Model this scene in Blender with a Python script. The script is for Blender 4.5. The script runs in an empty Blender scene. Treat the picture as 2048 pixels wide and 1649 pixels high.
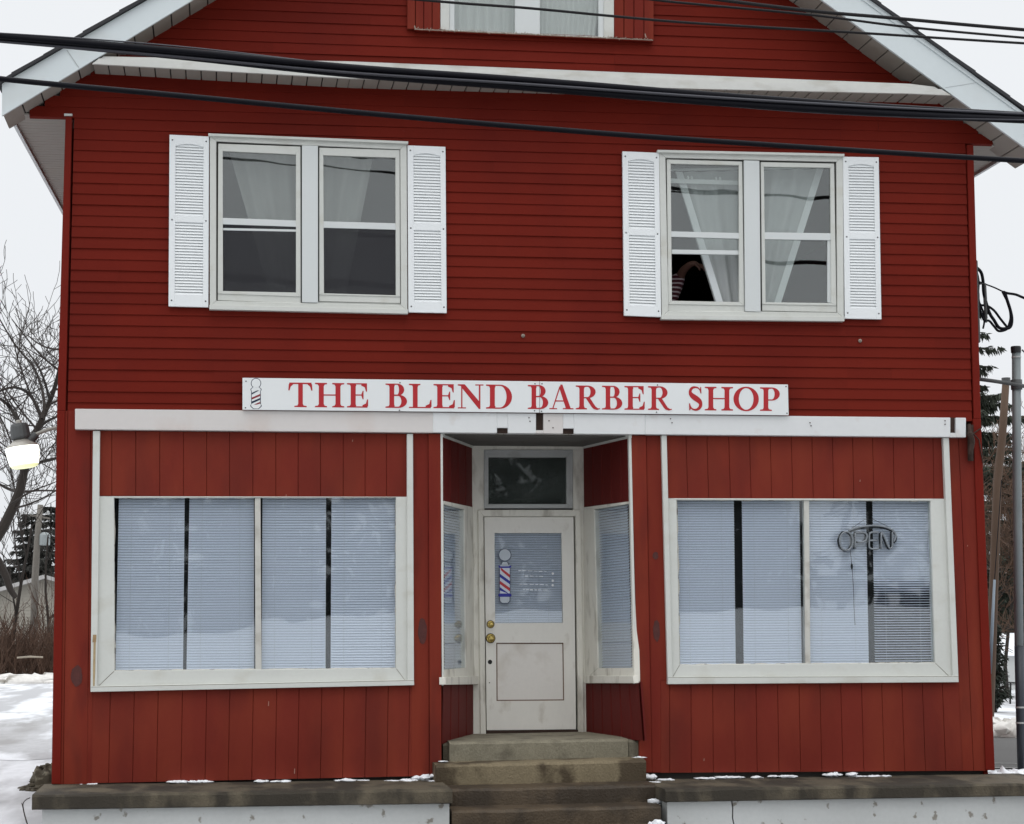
import bpy, bmesh, math, random
from mathutils import Vector, Matrix, noise
V = Vector
random.seed(7)
SC = bpy.context.scene
COL = SC.collection

# ------------------------------------------------------------------ camera
FPX, CX, CY = 3800.0, 1024.0, 824.5            # focal length in pixels of a 2048 px wide photograph
CAM = V((-2.66, -17.6, 1.72))
PITCH, YAW, ROLL = 0.1120, 0.1515, -0.0072
_fw = V((math.sin(YAW)*math.cos(PITCH), math.cos(YAW)*math.cos(PITCH), math.sin(PITCH)))
_rt = V((math.cos(YAW), -math.sin(YAW), 0))
_up = _rt.cross(_fw)
_c, _s = math.cos(ROLL), math.sin(ROLL)
RT = _c*_rt + _s*_up
UP = -_s*_rt + _c*_up
cd = bpy.data.cameras.new("camera")
cam = bpy.data.objects.new("camera", cd)
COL.objects.link(cam)
m = Matrix((RT, UP, -_fw)).transposed().to_4x4()
m.translation = CAM
cam.matrix_world = m
cd.sensor_width = 36
cd.lens = 36*FPX/2048
cd.clip_end = 2000
SC.camera = cam

# ------------------------------------------------------------------ sky, sun, exposure
SUN_EL, SUN_ROT = math.radians(62), math.radians(200)
w = bpy.data.worlds.new("World")
SC.world = w
w.use_nodes = True
nt = w.node_tree
for n in list(nt.nodes): nt.nodes.remove(n)
out = nt.nodes.new("ShaderNodeOutputWorld")
bg = nt.nodes.new("ShaderNodeBackground")
sky = nt.nodes.new("ShaderNodeTexSky")
sky.sky_type = 'NISHITA'
sky.sun_disc = False
sky.sun_elevation = SUN_EL
sky.sun_rotation = SUN_ROT
sky.dust_density = 4.0
hs = nt.nodes.new("ShaderNodeHueSaturation")
hs.inputs['Saturation'].default_value = 0.12
tc = nt.nodes.new("ShaderNodeTexCoord")
sp = nt.nodes.new("ShaderNodeSeparateXYZ")
ramp = nt.nodes.new("ShaderNodeValToRGB")          # overcast layer: zenith brighter than horizon
ramp.color_ramp.elements[0].position = 0.0
ramp.color_ramp.elements[0].color = (9.8, 10.1, 10.5, 1)
ramp.color_ramp.elements[1].position = 0.85
ramp.color_ramp.elements[1].color = (23.0, 23.5, 24.1, 1)
e = ramp.color_ramp.elements.new(0.32); e.color = (10.2, 10.5, 10.85, 1)
mx = nt.nodes.new("ShaderNodeMix"); mx.data_type = 'RGBA'; mx.inputs[0].default_value = 0.88
nt.links.new(sky.outputs[0], hs.inputs['Color'])
nt.links.new(tc.outputs['Generated'], sp.inputs[0])
nt.links.new(sp.outputs[2], ramp.inputs[0])
nt.links.new(hs.outputs[0], mx.inputs[6])
nt.links.new(ramp.outputs[0], mx.inputs[7])
nt.links.new(mx.outputs[2], bg.inputs[0])
bg.inputs[1].default_value = 0.1
nt.links.new(bg.outputs[0], out.inputs[0])

sd = bpy.data.lights.new("sun", 'SUN')
sd.energy = 0.5
sd.angle = math.radians(30)
sd.color = (1.0, 0.97, 0.93)
sun = bpy.data.objects.new("sun", sd)
COL.objects.link(sun)
_az = math.radians(200)
_dir = V((math.sin(_az)*math.cos(SUN_EL), math.cos(_az)*math.cos(SUN_EL), math.sin(SUN_EL)))   # towards the sun
sun.rotation_euler = _dir.to_track_quat('Z', 'Y').to_euler()
SC.view_settings.view_transform = 'Standard'
SC.view_settings.look = 'None'
SC.view_settings.gamma = 1
SC.view_settings.exposure = -0.12
SC.cycles.max_bounces = 8
SC.cycles.transparent_max_bounces = 24

# ------------------------------------------------------------------ projection helpers: a photo pixel onto a real plane
def ray(px, py):
    return (_fw + RT*((px-CX)/FPX) - UP*((py-CY)/FPX))
def P(px, py, y=0.0):
    d = ray(px, py); return CAM + d*((y-CAM.y)/d.y)
def PZ(px, py, z):
    d = ray(px, py); return CAM + d*((z-CAM.z)/d.z)
def PX(px, py, x):
    d = ray(px, py); return CAM + d*((x-CAM.x)/d.x)
def PP(px, py, p0, n):
    d = ray(px, py); return CAM + d*((p0-CAM).dot(n)/d.dot(n))
def scale_at(y): return FPX/((y-CAM.y)/math.cos(YAW))      # rough pixels per metre at depth y
def lerp(a, b, t): return a + (b-a)*t

# ------------------------------------------------------------------ materials
def mat(name, col, rough=0.6, var=0.12, scale=3.0, var2=0.06, scale2=40.0, stretch=(1, 1, 1), bump=0.0, bscale=80.0,
        stain=None, stain_amt=0.0, stain_scale=1.5, stain_stretch=(1, 1, 1), stain_lo=0.5, stain_hi=0.7,
        metallic=0.0, spec=0.4, island=0.0, tone=None, tone_scale=1.0, tone_stretch=(1, 1, 1), tone_lo=0.45, tone_hi=0.65, tone_amt=0.7, emit=None, estr=0.0, trans=0.0):
    M = bpy.data.materials.new(name); M.use_nodes = True
    N = M.node_tree.nodes; L = M.node_tree.links
    b = N['Principled BSDF']
    b.inputs['Roughness'].default_value = rough
    b.inputs['Metallic'].default_value = metallic
    b.inputs['Specular IOR Level'].default_value = spec
    t = N.new("ShaderNodeTexCoord")
    def nz(sc, st, det=5):
        mp = N.new("ShaderNodeMapping"); mp.inputs['Scale'].default_value = st
        L.new(t.outputs['Object'], mp.inputs[0])
        x = N.new("ShaderNodeTexNoise"); x.inputs['Scale'].default_value = sc; x.inputs['Detail'].default_value = det
        L.new(mp.outputs[0], x.inputs['Vector']); return x.outputs['Fac']
    def mth(op, a, bb):
        k = N.new("ShaderNodeMath"); k.operation = op
        for i, q in enumerate((a, bb)):
            if isinstance(q, (int, float)): k.inputs[i].default_value = q
            else: L.new(q, k.inputs[i])
        return k.outputs[0]
    f = mth('ADD', mth('MULTIPLY', mth('SUBTRACT', nz(scale, stretch), 0.5), 2*var),
            mth('MULTIPLY', mth('SUBTRACT', nz(scale2, stretch), 0.5), 2*var2))
    f = mth('ADD', f, 1.0)
    if island:
        g = N.new("ShaderNodeNewGeometry")
        f = mth('ADD', f, mth('MULTIPLY', mth('SUBTRACT', g.outputs['Random Per Island'], 0.5), 2*island))
    vm = N.new("ShaderNodeVectorMath"); vm.operation = 'SCALE'
    vm.inputs[0].default_value = col
    L.new(f, vm.inputs['Scale'])
    c = vm.outputs[0]
    if tone:
        r = N.new("ShaderNodeMapRange"); r.inputs[1].default_value = tone_lo; r.inputs[2].default_value = tone_hi; r.inputs[4].default_value = tone_amt
        L.new(nz(tone_scale, tone_stretch, 6), r.inputs[0])
        mt = N.new("ShaderNodeMix"); mt.data_type = 'RGBA'
        L.new(r.outputs[0], mt.inputs[0]); L.new(c, mt.inputs[6]); mt.inputs[7].default_value = (*tone, 1)
        c = mt.outputs[2]
    if stain:
        r = N.new("ShaderNodeMapRange"); r.inputs[1].default_value = stain_lo; r.inputs[2].default_value = stain_hi
        r.inputs[4].default_value = stain_amt; r.clamp = True
        L.new(nz(stain_scale, stain_stretch, 8), r.inputs[0])
        mxx = N.new("ShaderNodeMix"); mxx.data_type = 'RGBA'
        L.new(r.outputs[0], mxx.inputs[0]); L.new(c, mxx.inputs[6]); mxx.inputs[7].default_value = (*stain, 1)
        c = mxx.outputs[2]
    L.new(c, b.inputs['Base Color'])
    if bump:
        bp = N.new("ShaderNodeBump"); bp.inputs['Strength'].default_value = bump; bp.inputs['Distance'].default_value = 0.01
        L.new(nz(bscale, stretch), bp.inputs['Height']); L.new(bp.outputs[0], b.inputs['Normal'])
    if emit:
        b.inputs['Emission Color'].default_value = (*emit, 1); b.inputs['Emission Strength'].default_value = estr
    if trans:
        tr = N.new("ShaderNodeBsdfTranslucent"); L.new(c, tr.inputs[0])
        ms = N.new("ShaderNodeMixShader"); ms.inputs[0].default_value = trans
        L.new(b.outputs[0], ms.inputs[1]); L.new(tr.outputs[0], ms.inputs[2])
        L.new(ms.outputs[0], N['Material Output'].inputs[0])
    return M

def glass_mat(name, r0=0.05, tint=(0.9, 0.93, 0.94), wob=0.0, haze=None, haze_amt=0.0):
    M = bpy.data.materials.new(name); M.use_nodes = True
    N = M.node_tree.nodes; L = M.node_tree.links
    N.remove(N['Principled BSDF'])
    tr = N.new("ShaderNodeBsdfTransparent"); tr.inputs[0].default_value = (*tint, 1)
    gl = N.new("ShaderNodeBsdfGlossy"); gl.inputs['Roughness'].default_value = 0.015; gl.inputs[0].default_value = (.975, 1, 1, 1)
    lw = N.new("ShaderNodeLayerWeight"); lw.inputs[0].default_value = 0.5
    pw = N.new("ShaderNodeMath"); pw.operation = 'POWER'; pw.inputs[1].default_value = 4.0
    ma = N.new("ShaderNodeMath"); ma.operation = 'MULTIPLY_ADD'; ma.inputs[1].default_value = 0.6; ma.inputs[2].default_value = r0
    L.new(lw.outputs['Facing'], pw.inputs[0]); L.new(pw.outputs[0], ma.inputs[0])
    ms = N.new("ShaderNodeMixShader")
    base = tr.outputs[0]
    if haze:
        df = N.new("ShaderNodeBsdfDiffuse"); df.inputs[0].default_value = (*haze, 1)
        t = N.new("ShaderNodeTexCoord"); x = N.new("ShaderNodeTexNoise"); x.inputs['Scale'].default_value = 2.5; x.inputs['Detail'].default_value = 6
        L.new(t.outputs['Object'], x.inputs['Vector'])
        k = N.new("ShaderNodeMath"); k.operation = 'MULTIPLY'; k.inputs[1].default_value = 2*haze_amt
        L.new(x.outputs['Fac'], k.inputs[0])
        m2 = N.new("ShaderNodeMixShader"); L.new(k.outputs[0], m2.inputs[0]); L.new(base, m2.inputs[1]); L.new(df.outputs[0], m2.inputs[2])
        base = m2.outputs[0]
    L.new(ma.outputs[0], ms.inputs[0]); L.new(base, ms.inputs[1]); L.new(gl.outputs[0], ms.inputs[2])
    if wob:
        t = N.new("ShaderNodeTexCoord"); x = N.new("ShaderNodeTexNoise"); x.inputs['Scale'].default_value = 1.6; x.inputs['Detail'].default_value = 1
        L.new(t.outputs['Object'], x.inputs['Vector'])
        bp = N.new("ShaderNodeBump"); bp.inputs['Strength'].default_value = wob; bp.inputs['Distance'].default_value = 0.02
        L.new(x.outputs['Fac'], bp.inputs['Height']); L.new(bp.outputs[0], gl.inputs['Normal'])
    L.new(ms.outputs[0], N['Material Output'].inputs[0])
    return M

def sheer_mat(name, col, opac):
    M = bpy.data.materials.new(name); M.use_nodes = True
    N = M.node_tree.nodes; L = M.node_tree.links
    b = N['Principled BSDF']; b.inputs['Base Color'].default_value = (*col, 1); b.inputs['Roughness'].default_value = 0.9
    b.inputs['Specular IOR Level'].default_value = 0.1
    tr = N.new("ShaderNodeBsdfTransparent")
    ms = N.new("ShaderNodeMixShader"); ms.inputs[0].default_value = opac
    L.new(tr.outputs[0], ms.inputs[1]); L.new(b.outputs[0], ms.inputs[2])
    L.new(ms.outputs[0], N['Material Output'].inputs[0])
    return M

RED_S = mat("red_siding", (0.133, 0.0116, 0.0060), 0.6, 0.12, 1.2, 0.06, 30, (0.5, 1, 2.2), bump=0.05, bscale=60, island=0.07, spec=0.07,
            stain=(0.090, 0.0085, 0.0060), stain_amt=0.6, stain_scale=0.8, stain_stretch=(1, 1, .7), stain_lo=.48, stain_hi=.72, tone=(0.142, 0.0150, 0.0080), tone_scale=.7, tone_lo=.48, tone_hi=.7, tone_amt=.6)
RED_C = mat("red_corner_board", (0.142, 0.0120, 0.0068), 0.55, 0.12, 2, 0.06, 30, spec=0.08)
RED_P = mat("red_panel", (0.160, 0.0230, 0.0150), 0.6, 0.18, 1.6, 0.08, 26, (1.6, 1, 0.7), bump=0.06, bscale=50,
            stain=(0.085, 0.016, 0.013), stain_amt=0.62, stain_scale=1.5, stain_stretch=(1.4, 1, 0.55), stain_lo=0.50, stain_hi=0.76, spec=0.08, tone=(0.205, 0.036, 0.019), tone_scale=1.3, tone_stretch=(1.8, 1, .8), tone_lo=.40, tone_hi=.66, tone_amt=.6)
RED_F = mat("red_flat_board", (0.152, 0.0195, 0.0130), 0.6, 0.16, 1.5, 0.06, 24, (1.4, 1, 0.5), bump=0.05, bscale=40,
            stain=(0.075, 0.016, 0.013), stain_amt=0.6, stain_scale=1.7, stain_stretch=(2.2, 1, 0.6), stain_lo=0.52, stain_hi=0.72, spec=0.08, tone=(0.195, 0.032, 0.017), tone_scale=1.3, tone_stretch=(2.2, 1, .4), tone_lo=.42, tone_hi=.62, tone_amt=.85)
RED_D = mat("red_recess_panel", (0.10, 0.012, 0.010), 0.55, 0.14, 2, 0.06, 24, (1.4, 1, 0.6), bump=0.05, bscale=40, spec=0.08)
WHITE = mat("white_trim_paint", (0.575, 0.585, 0.55), 0.5, 0.07, 2, 0.04, 30, (1, 1, 1), bump=0.06, bscale=50,
            stain=(0.40, 0.37, 0.29), stain_amt=0.5, stain_scale=3.0, stain_stretch=(1, 1, 1.6), stain_lo=0.56, stain_hi=0.8)
SHUTV = mat("white_shutter_vinyl", (0.76, 0.785, 0.79), 0.4, 0.03, 2, 0.02, 40)
VINYL = mat("white_vinyl", (0.60, 0.625, 0.62), 0.4, 0.03, 2, 0.02, 40)
BAND = mat("white_band_metal", (0.60, 0.57, 0.55), 0.42, 0.05, 1.0, 0.03, 20, (1, 1, 1), bump=0.03, bscale=8,
           stain=(0.52, 0.40, 0.34), stain_amt=0.6, stain_scale=1.4, stain_stretch=(1, 1, 1), stain_lo=0.52, stain_hi=0.72)
BANDW = mat("white_band_patch", (0.66, 0.67, 0.67), 0.42, 0.04, 1.0, 0.03, 20, bump=0.03, bscale=8,
            stain=(0.45, 0.36, 0.30), stain_amt=0.55, stain_scale=4.0, stain_lo=0.62, stain_hi=0.8)
PENT = mat("grimy_white_fascia", (0.56, 0.56, 0.53), 0.5, 0.08, 1.5, 0.05, 20, bump=0.05, bscale=12, stain=(0.34, 0.31, 0.25), stain_amt=0.7, stain_scale=2.4, stain_stretch=(1, 1, 3), stain_lo=0.5, stain_hi=0.75)
FASC = mat("fascia_metal", (0.60, 0.65, 0.66), 0.4, 0.04, 1, 0.02, 20, stain=(0.45, 0.44, 0.40), stain_amt=0.35, stain_scale=1.5, stain_lo=0.55, stain_hi=0.8)
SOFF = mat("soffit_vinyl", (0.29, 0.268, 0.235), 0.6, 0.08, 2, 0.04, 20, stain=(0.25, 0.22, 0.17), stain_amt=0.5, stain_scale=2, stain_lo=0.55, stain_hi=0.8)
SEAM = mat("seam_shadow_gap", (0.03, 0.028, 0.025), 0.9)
SHING = mat("roof_shingle", (0.035, 0.035, 0.038), 0.9, 0.2, 6, 0.2, 60, bump=0.5, bscale=30)
DOORP = mat("door_paint", (0.74, 0.72, 0.665), 0.45, 0.05, 2, 0.04, 30, (1, 1, 0.6), bump=0.05, bscale=40,
            stain=(0.36, 0.31, 0.23), stain_amt=0.7, stain_scale=4.5, stain_stretch=(1.6, 1, 0.8), stain_lo=0.58, stain_hi=0.8)
FRAMEP = mat("aged_frame_paint", (0.68, 0.66, 0.59), 0.55, 0.08, 3, 0.06, 30, (2, 2, 0.6), bump=0.12, bscale=40,
             stain=(0.24, 0.21, 0.16), stain_amt=0.7, stain_scale=4.0, stain_stretch=(2.2, 2.2, 0.7), stain_lo=0.54, stain_hi=0.74)
TRANSP = mat("grey_transom_paint", (0.42, 0.43, 0.42), 0.5, 0.08, 3, 0.06, 30, stain=(0.2, 0.19, 0.17), stain_amt=0.5, stain_scale=5, stain_lo=0.55, stain_hi=0.75)
PUTTY = mat("old_putty", (0.45, 0.43, 0.38), 0.8, 0.2, 10, 0.2, 60, stain=(0.1, 0.09, 0.08), stain_amt=0.8, stain_scale=14, stain_lo=0.55, stain_hi=0.62)
GLASS = glass_mat("window_glass", 0.10, (0.89, 0.91, 0.90), 0.25)
GLASSD = glass_mat("display_glass", 0.052, (0.91, 0.935, 0.95), 0.12)
GLASST = glass_mat("dusty_transom_glass", 0.03, (0.75, 0.78, 0.76), 0.04, (0.13, 0.15, 0.14), 0.25)
SCREEN = sheer_mat("insect_screen", (0.05, 0.05, 0.055), 0.52)
DARK = mat("dark_interior", (0.020, 0.019, 0.018), 0.9)
INTW = mat("interior_plaster", (0.10, 0.095, 0.085), 0.9)
BLIND = mat("blind_slat", (0.885, 0.905, 0.985), 0.5, 0.05, 0.8, 0.0, 30, (1, 1, 0.4), spec=0.3, trans=0.25)
CURT = sheer_mat("sheer_curtain", (0.50, 0.505, 0.49), 0.55)
CURT2 = sheer_mat("white_sheer_curtain", (0.60, 0.625, 0.625), 0.70)
HEM = sheer_mat("curtain_hem", (0.72, 0.75, 0.76), 0.95)
PLEAT = sheer_mat("pleated_curtain", (0.60, 0.61, 0.60), 0.9)
CONC = mat("weathered_concrete", (0.088, 0.072, 0.048), 0.85, 0.25, 2.0, 0.35, 70, (1, 1, 1), bump=0.8, bscale=55,
           stain=(0.020, 0.016, 0.011), stain_amt=0.85, stain_scale=3.6, stain_stretch=(1, .5, 0.5), stain_lo=0.42, stain_hi=0.57)
CONCS = mat("worn_step_concrete", (0.185, 0.148, 0.090), 0.8, 0.2, 2.2, 0.35, 70, (1, 1, 1), bump=0.8, bscale=55,
            stain=(0.050, 0.034, 0.018), stain_amt=0.9, stain_scale=2.6, stain_stretch=(1, 1, 0.9), stain_lo=0.47, stain_hi=0.56)
CONCW = mat("wet_step_concrete", (0.072, 0.050, 0.029), 0.65, 0.25, 2.2, 0.35, 70, (1, 1, 1), bump=0.8, bscale=55,
            stain=(0.028, 0.019, 0.011), stain_amt=0.8, stain_scale=3.0, stain_stretch=(1, 1, 0.6), stain_lo=0.43, stain_hi=0.58)
CONCL = mat("pale_step_concrete", (0.20, 0.18, 0.13), 0.85, 0.2, 3.0, 0.4, 80, (1, 1, 1), bump=0.6, bscale=40,
            stain=(0.06, 0.05, 0.035), stain_amt=0.6, stain_scale=4, stain_lo=0.52, stain_hi=0.68)
WWALL = mat("white_masonry_paint", (0.43, 0.44, 0.43), 0.7, 0.06, 1.5, 0.06, 30, bump=0.25, bscale=20,
            stain=(0.16, 0.14, 0.11), stain_amt=0.85, stain_scale=9.0, stain_stretch=(1, 1, 1), stain_lo=0.64, stain_hi=0.69)
FOUND = mat("foundation_block", (0.05, 0.045, 0.04), 0.9, 0.2, 4)
SNOW = mat("snow", (0.80, 0.82, 0.85), 0.6, 0.04, 3, 0.03, 40, bump=0.3, bscale=12, spec=0.2)
CABLE = mat("black_cable_jacket", (0.005, 0.005, 0.008), 0.5, 0.2, 5, 0.1, 60, spec=0.12)
CABLEG = mat("grey_lashing_wire", (0.045, 0.045, 0.055), 0.5)
WIREB = mat("weathered_wire", (0.014, 0.013, 0.014), 0.6, spec=.2)
SIGNW = mat("sign_white_panel", (0.72, 0.74, 0.74), 0.35, 0.02, 1, 0.01, 20)
SIGNR = mat("sign_red_vinyl", (0.40, 0.010, 0.016), 0.5, 0.04, 4, 0.02, 40)
SIGNN = mat("sign_navy_vinyl", (0.012, 0.022, 0.05), 0.35)
SIGNE = mat("sign_dark_red_vinyl", (0.22, 0.012, 0.02), 0.35)
DECB = mat("decal_blue", (0.02, 0.025, 0.30), 0.35)
DECR = mat("decal_red", (0.48, 0.03, 0.04), 0.35)
DECW = mat("decal_white", (0.62, 0.66, 0.74), 0.35)
DECG = mat("decal_grey", (0.50, 0.55, 0.60), 0.35)
DECO = mat("decal_outline", (0.05, 0.07, 0.12), 0.35)
SCREW = mat("screw_metal", (0.10, 0.10, 0.10), 0.5, metallic=0.6)
RUST = mat("rusty_iron", (0.035, 0.018, 0.012), 0.8, 0.4, 12, 0.3, 60, bump=0.3, bscale=40)
BRASS = mat("polished_brass", (0.55, 0.42, 0.14), 0.22, 0.08, 6, metallic=1.0)
NEON = mat("unlit_neon_tube", (0.20, 0.22, 0.24), 0.25, 0.05, 6)
NEONB = mat("neon_black_back", (0.008, 0.012, 0.016), 0.5)
POLEM = mat("galvanised_pole", (0.20, 0.225, 0.23), 0.5, 0.12, 2, 0.08, 30, (3, 3, 0.4), metallic=0.2, stain=(0.10, 0.11, 0.12), stain_amt=0.6, stain_scale=2, stain_stretch=(4, 4, 0.5))
POLED = mat("dark_pole_paint", (0.030, 0.036, 0.045), 0.45, 0.2, 4, 0.1, 30)
TAPE = mat("pale_band_tape", (0.42, 0.43, 0.42), 0.6)
BLACK = mat("black_plastic", (0.012, 0.012, 0.013), 0.5)
WOODP = mat("brown_pole_wood", (0.095, 0.060, 0.040), 0.85, 0.25, 3, 0.2, 30, (4, 4, 0.3), bump=0.4, bscale=30)
WOODG = mat("grey_pole_wood", (0.17, 0.155, 0.135), 0.85, 0.2, 3, 0.2, 30, (4, 4, 0.3))
BARK = mat("tree_bark", (0.030, 0.024, 0.020), 0.9, 0.3, 4, 0.2, 40, bump=0.4, bscale=20)
TWIG = mat("twig_bark", (0.045, 0.036, 0.032), 0.9, 0.25, 4)
BRUSH = mat("dead_brush", (0.066, 0.036, 0.023), 0.9, 0.35, 2, 0.2, 20)
RUSTB = mat("rust_brown_shrub", (0.085, 0.050, 0.032), 0.9, 0.35, 2, 0.2, 20)
NEED = mat("spruce_needles", (0.026, 0.032, 0.020), 0.8, 0.35, 0.8, 0.2, 10, island=0.35)
NEED2 = mat("dark_conifer_needles", (0.028, 0.028, 0.024), 0.85, 0.3, 0.6, 0.2, 10, island=0.3)
NEED3 = mat("arborvitae_needles", (0.014, 0.020, 0.013), 0.8, 0.3, 3, 0.2, 20, island=0.3)
GARW = mat("garage_siding", (0.30, 0.28, 0.24), 0.7, 0.1, 1, 0.05, 10)
SHEDW = mat("white_shed_wall", (0.55, 0.56, 0.55), 0.7, 0.05, 1)
LAMPG = mat("lamp_housing_grey", (0.075, 0.078, 0.078), 0.55, 0.15, 10, 0.08, 60)
LAMPC = mat("lamp_collar_metal", (0.42, 0.40, 0.36), 0.45, 0.1, 10, metallic=0.3)
LAMPE = mat("lamp_globe_lit", (0.9, 0.9, 0.85), 0.3, 0.0, 1, 0, 1, emit=(1.0, 1.0, 0.88), estr=2.6)
LAMPY = mat("lamp_globe_rim", (0.8, 0.85, 0.5), 0.3, 0.0, 1, 0, 1, emit=(0.85, 0.92, 0.50), estr=0.9)
EARTH = mat("dark_earth", (0.055, 0.045, 0.030), 0.95, 0.4, 9, 0.3, 50, bump=0.9, bscale=20, stain=(0.17, 0.15, 0.11), stain_amt=0.8, stain_scale=9, stain_stretch=(1, 1, 2), stain_lo=0.52, stain_hi=0.62)
SKIN = mat("skin", (0.13, 0.06, 0.045), 0.6)
HAIR = mat("dark_hair", (0.015, 0.010, 0.008), 0.7)
DENIM = mat("dark_trousers", (0.02, 0.025, 0.04), 0.8)

def asphalt_mat():
    M = mat("asphalt", (0.075, 0.073, 0.070), 0.75, 0.2, 0.8, 0.15, 30, bump=0.3, bscale=60,
            stain=(0.30, 0.30, 0.30), stain_amt=0.5, stain_scale=0.5, stain_stretch=(0.2, 1, 1), stain_lo=0.58, stain_hi=0.75)
    return M
ASPH = asphalt_mat()
SNOWG = mat("trodden_snow_ground", (0.74, 0.76, 0.79), 0.7, 0.12, 0.9, 0.16, 7, (1, .4, 1), bump=0.5, bscale=2.5, spec=0.2,
            stain=(0.36, 0.36, 0.37), stain_amt=0.9, stain_scale=1.1, stain_stretch=(1, .16, 1), stain_lo=0.42, stain_hi=0.58)
SNOWB = mat("dirty_snow_bank", (0.62, 0.60, 0.57), 0.8, 0.2, 1.5, 0.2, 9, bump=1.0, bscale=4,
            stain=(0.16, 0.14, 0.11), stain_amt=0.8, stain_scale=2.2, stain_stretch=(0.6, 1, 1.5), stain_lo=0.52, stain_hi=0.62)

def striped_shirt():
    M = bpy.data.materials.new("striped_shirt"); M.use_nodes = True
    N = M.node_tree.nodes; L = M.node_tree.links; b = N['Principled BSDF']
    t = N.new("ShaderNodeTexCoord"); wv = N.new("ShaderNodeTexWave"); wv.bands_direction = 'Z'; wv.inputs['Scale'].default_value = 9; wv.inputs['Distortion'].default_value = 2.0
    cr = N.new("ShaderNodeValToRGB"); cr.color_ramp.interpolation = 'CONSTANT'
    cr.color_ramp.elements[0].color = (0.055, 0.004, 0.012, 1); cr.color_ramp.elements[1].position = 0.72; cr.color_ramp.elements[1].color = (0.42, 0.34, 0.36, 1)
    L.new(t.outputs['Object'], wv.inputs['Vector']); L.new(wv.outputs['Fac'], cr.inputs[0]); L.new(cr.outputs[0], b.inputs['Base Color'])
    b.inputs['Roughness'].default_value = 0.9
    return M
SHIRT = striped_shirt()

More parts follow.
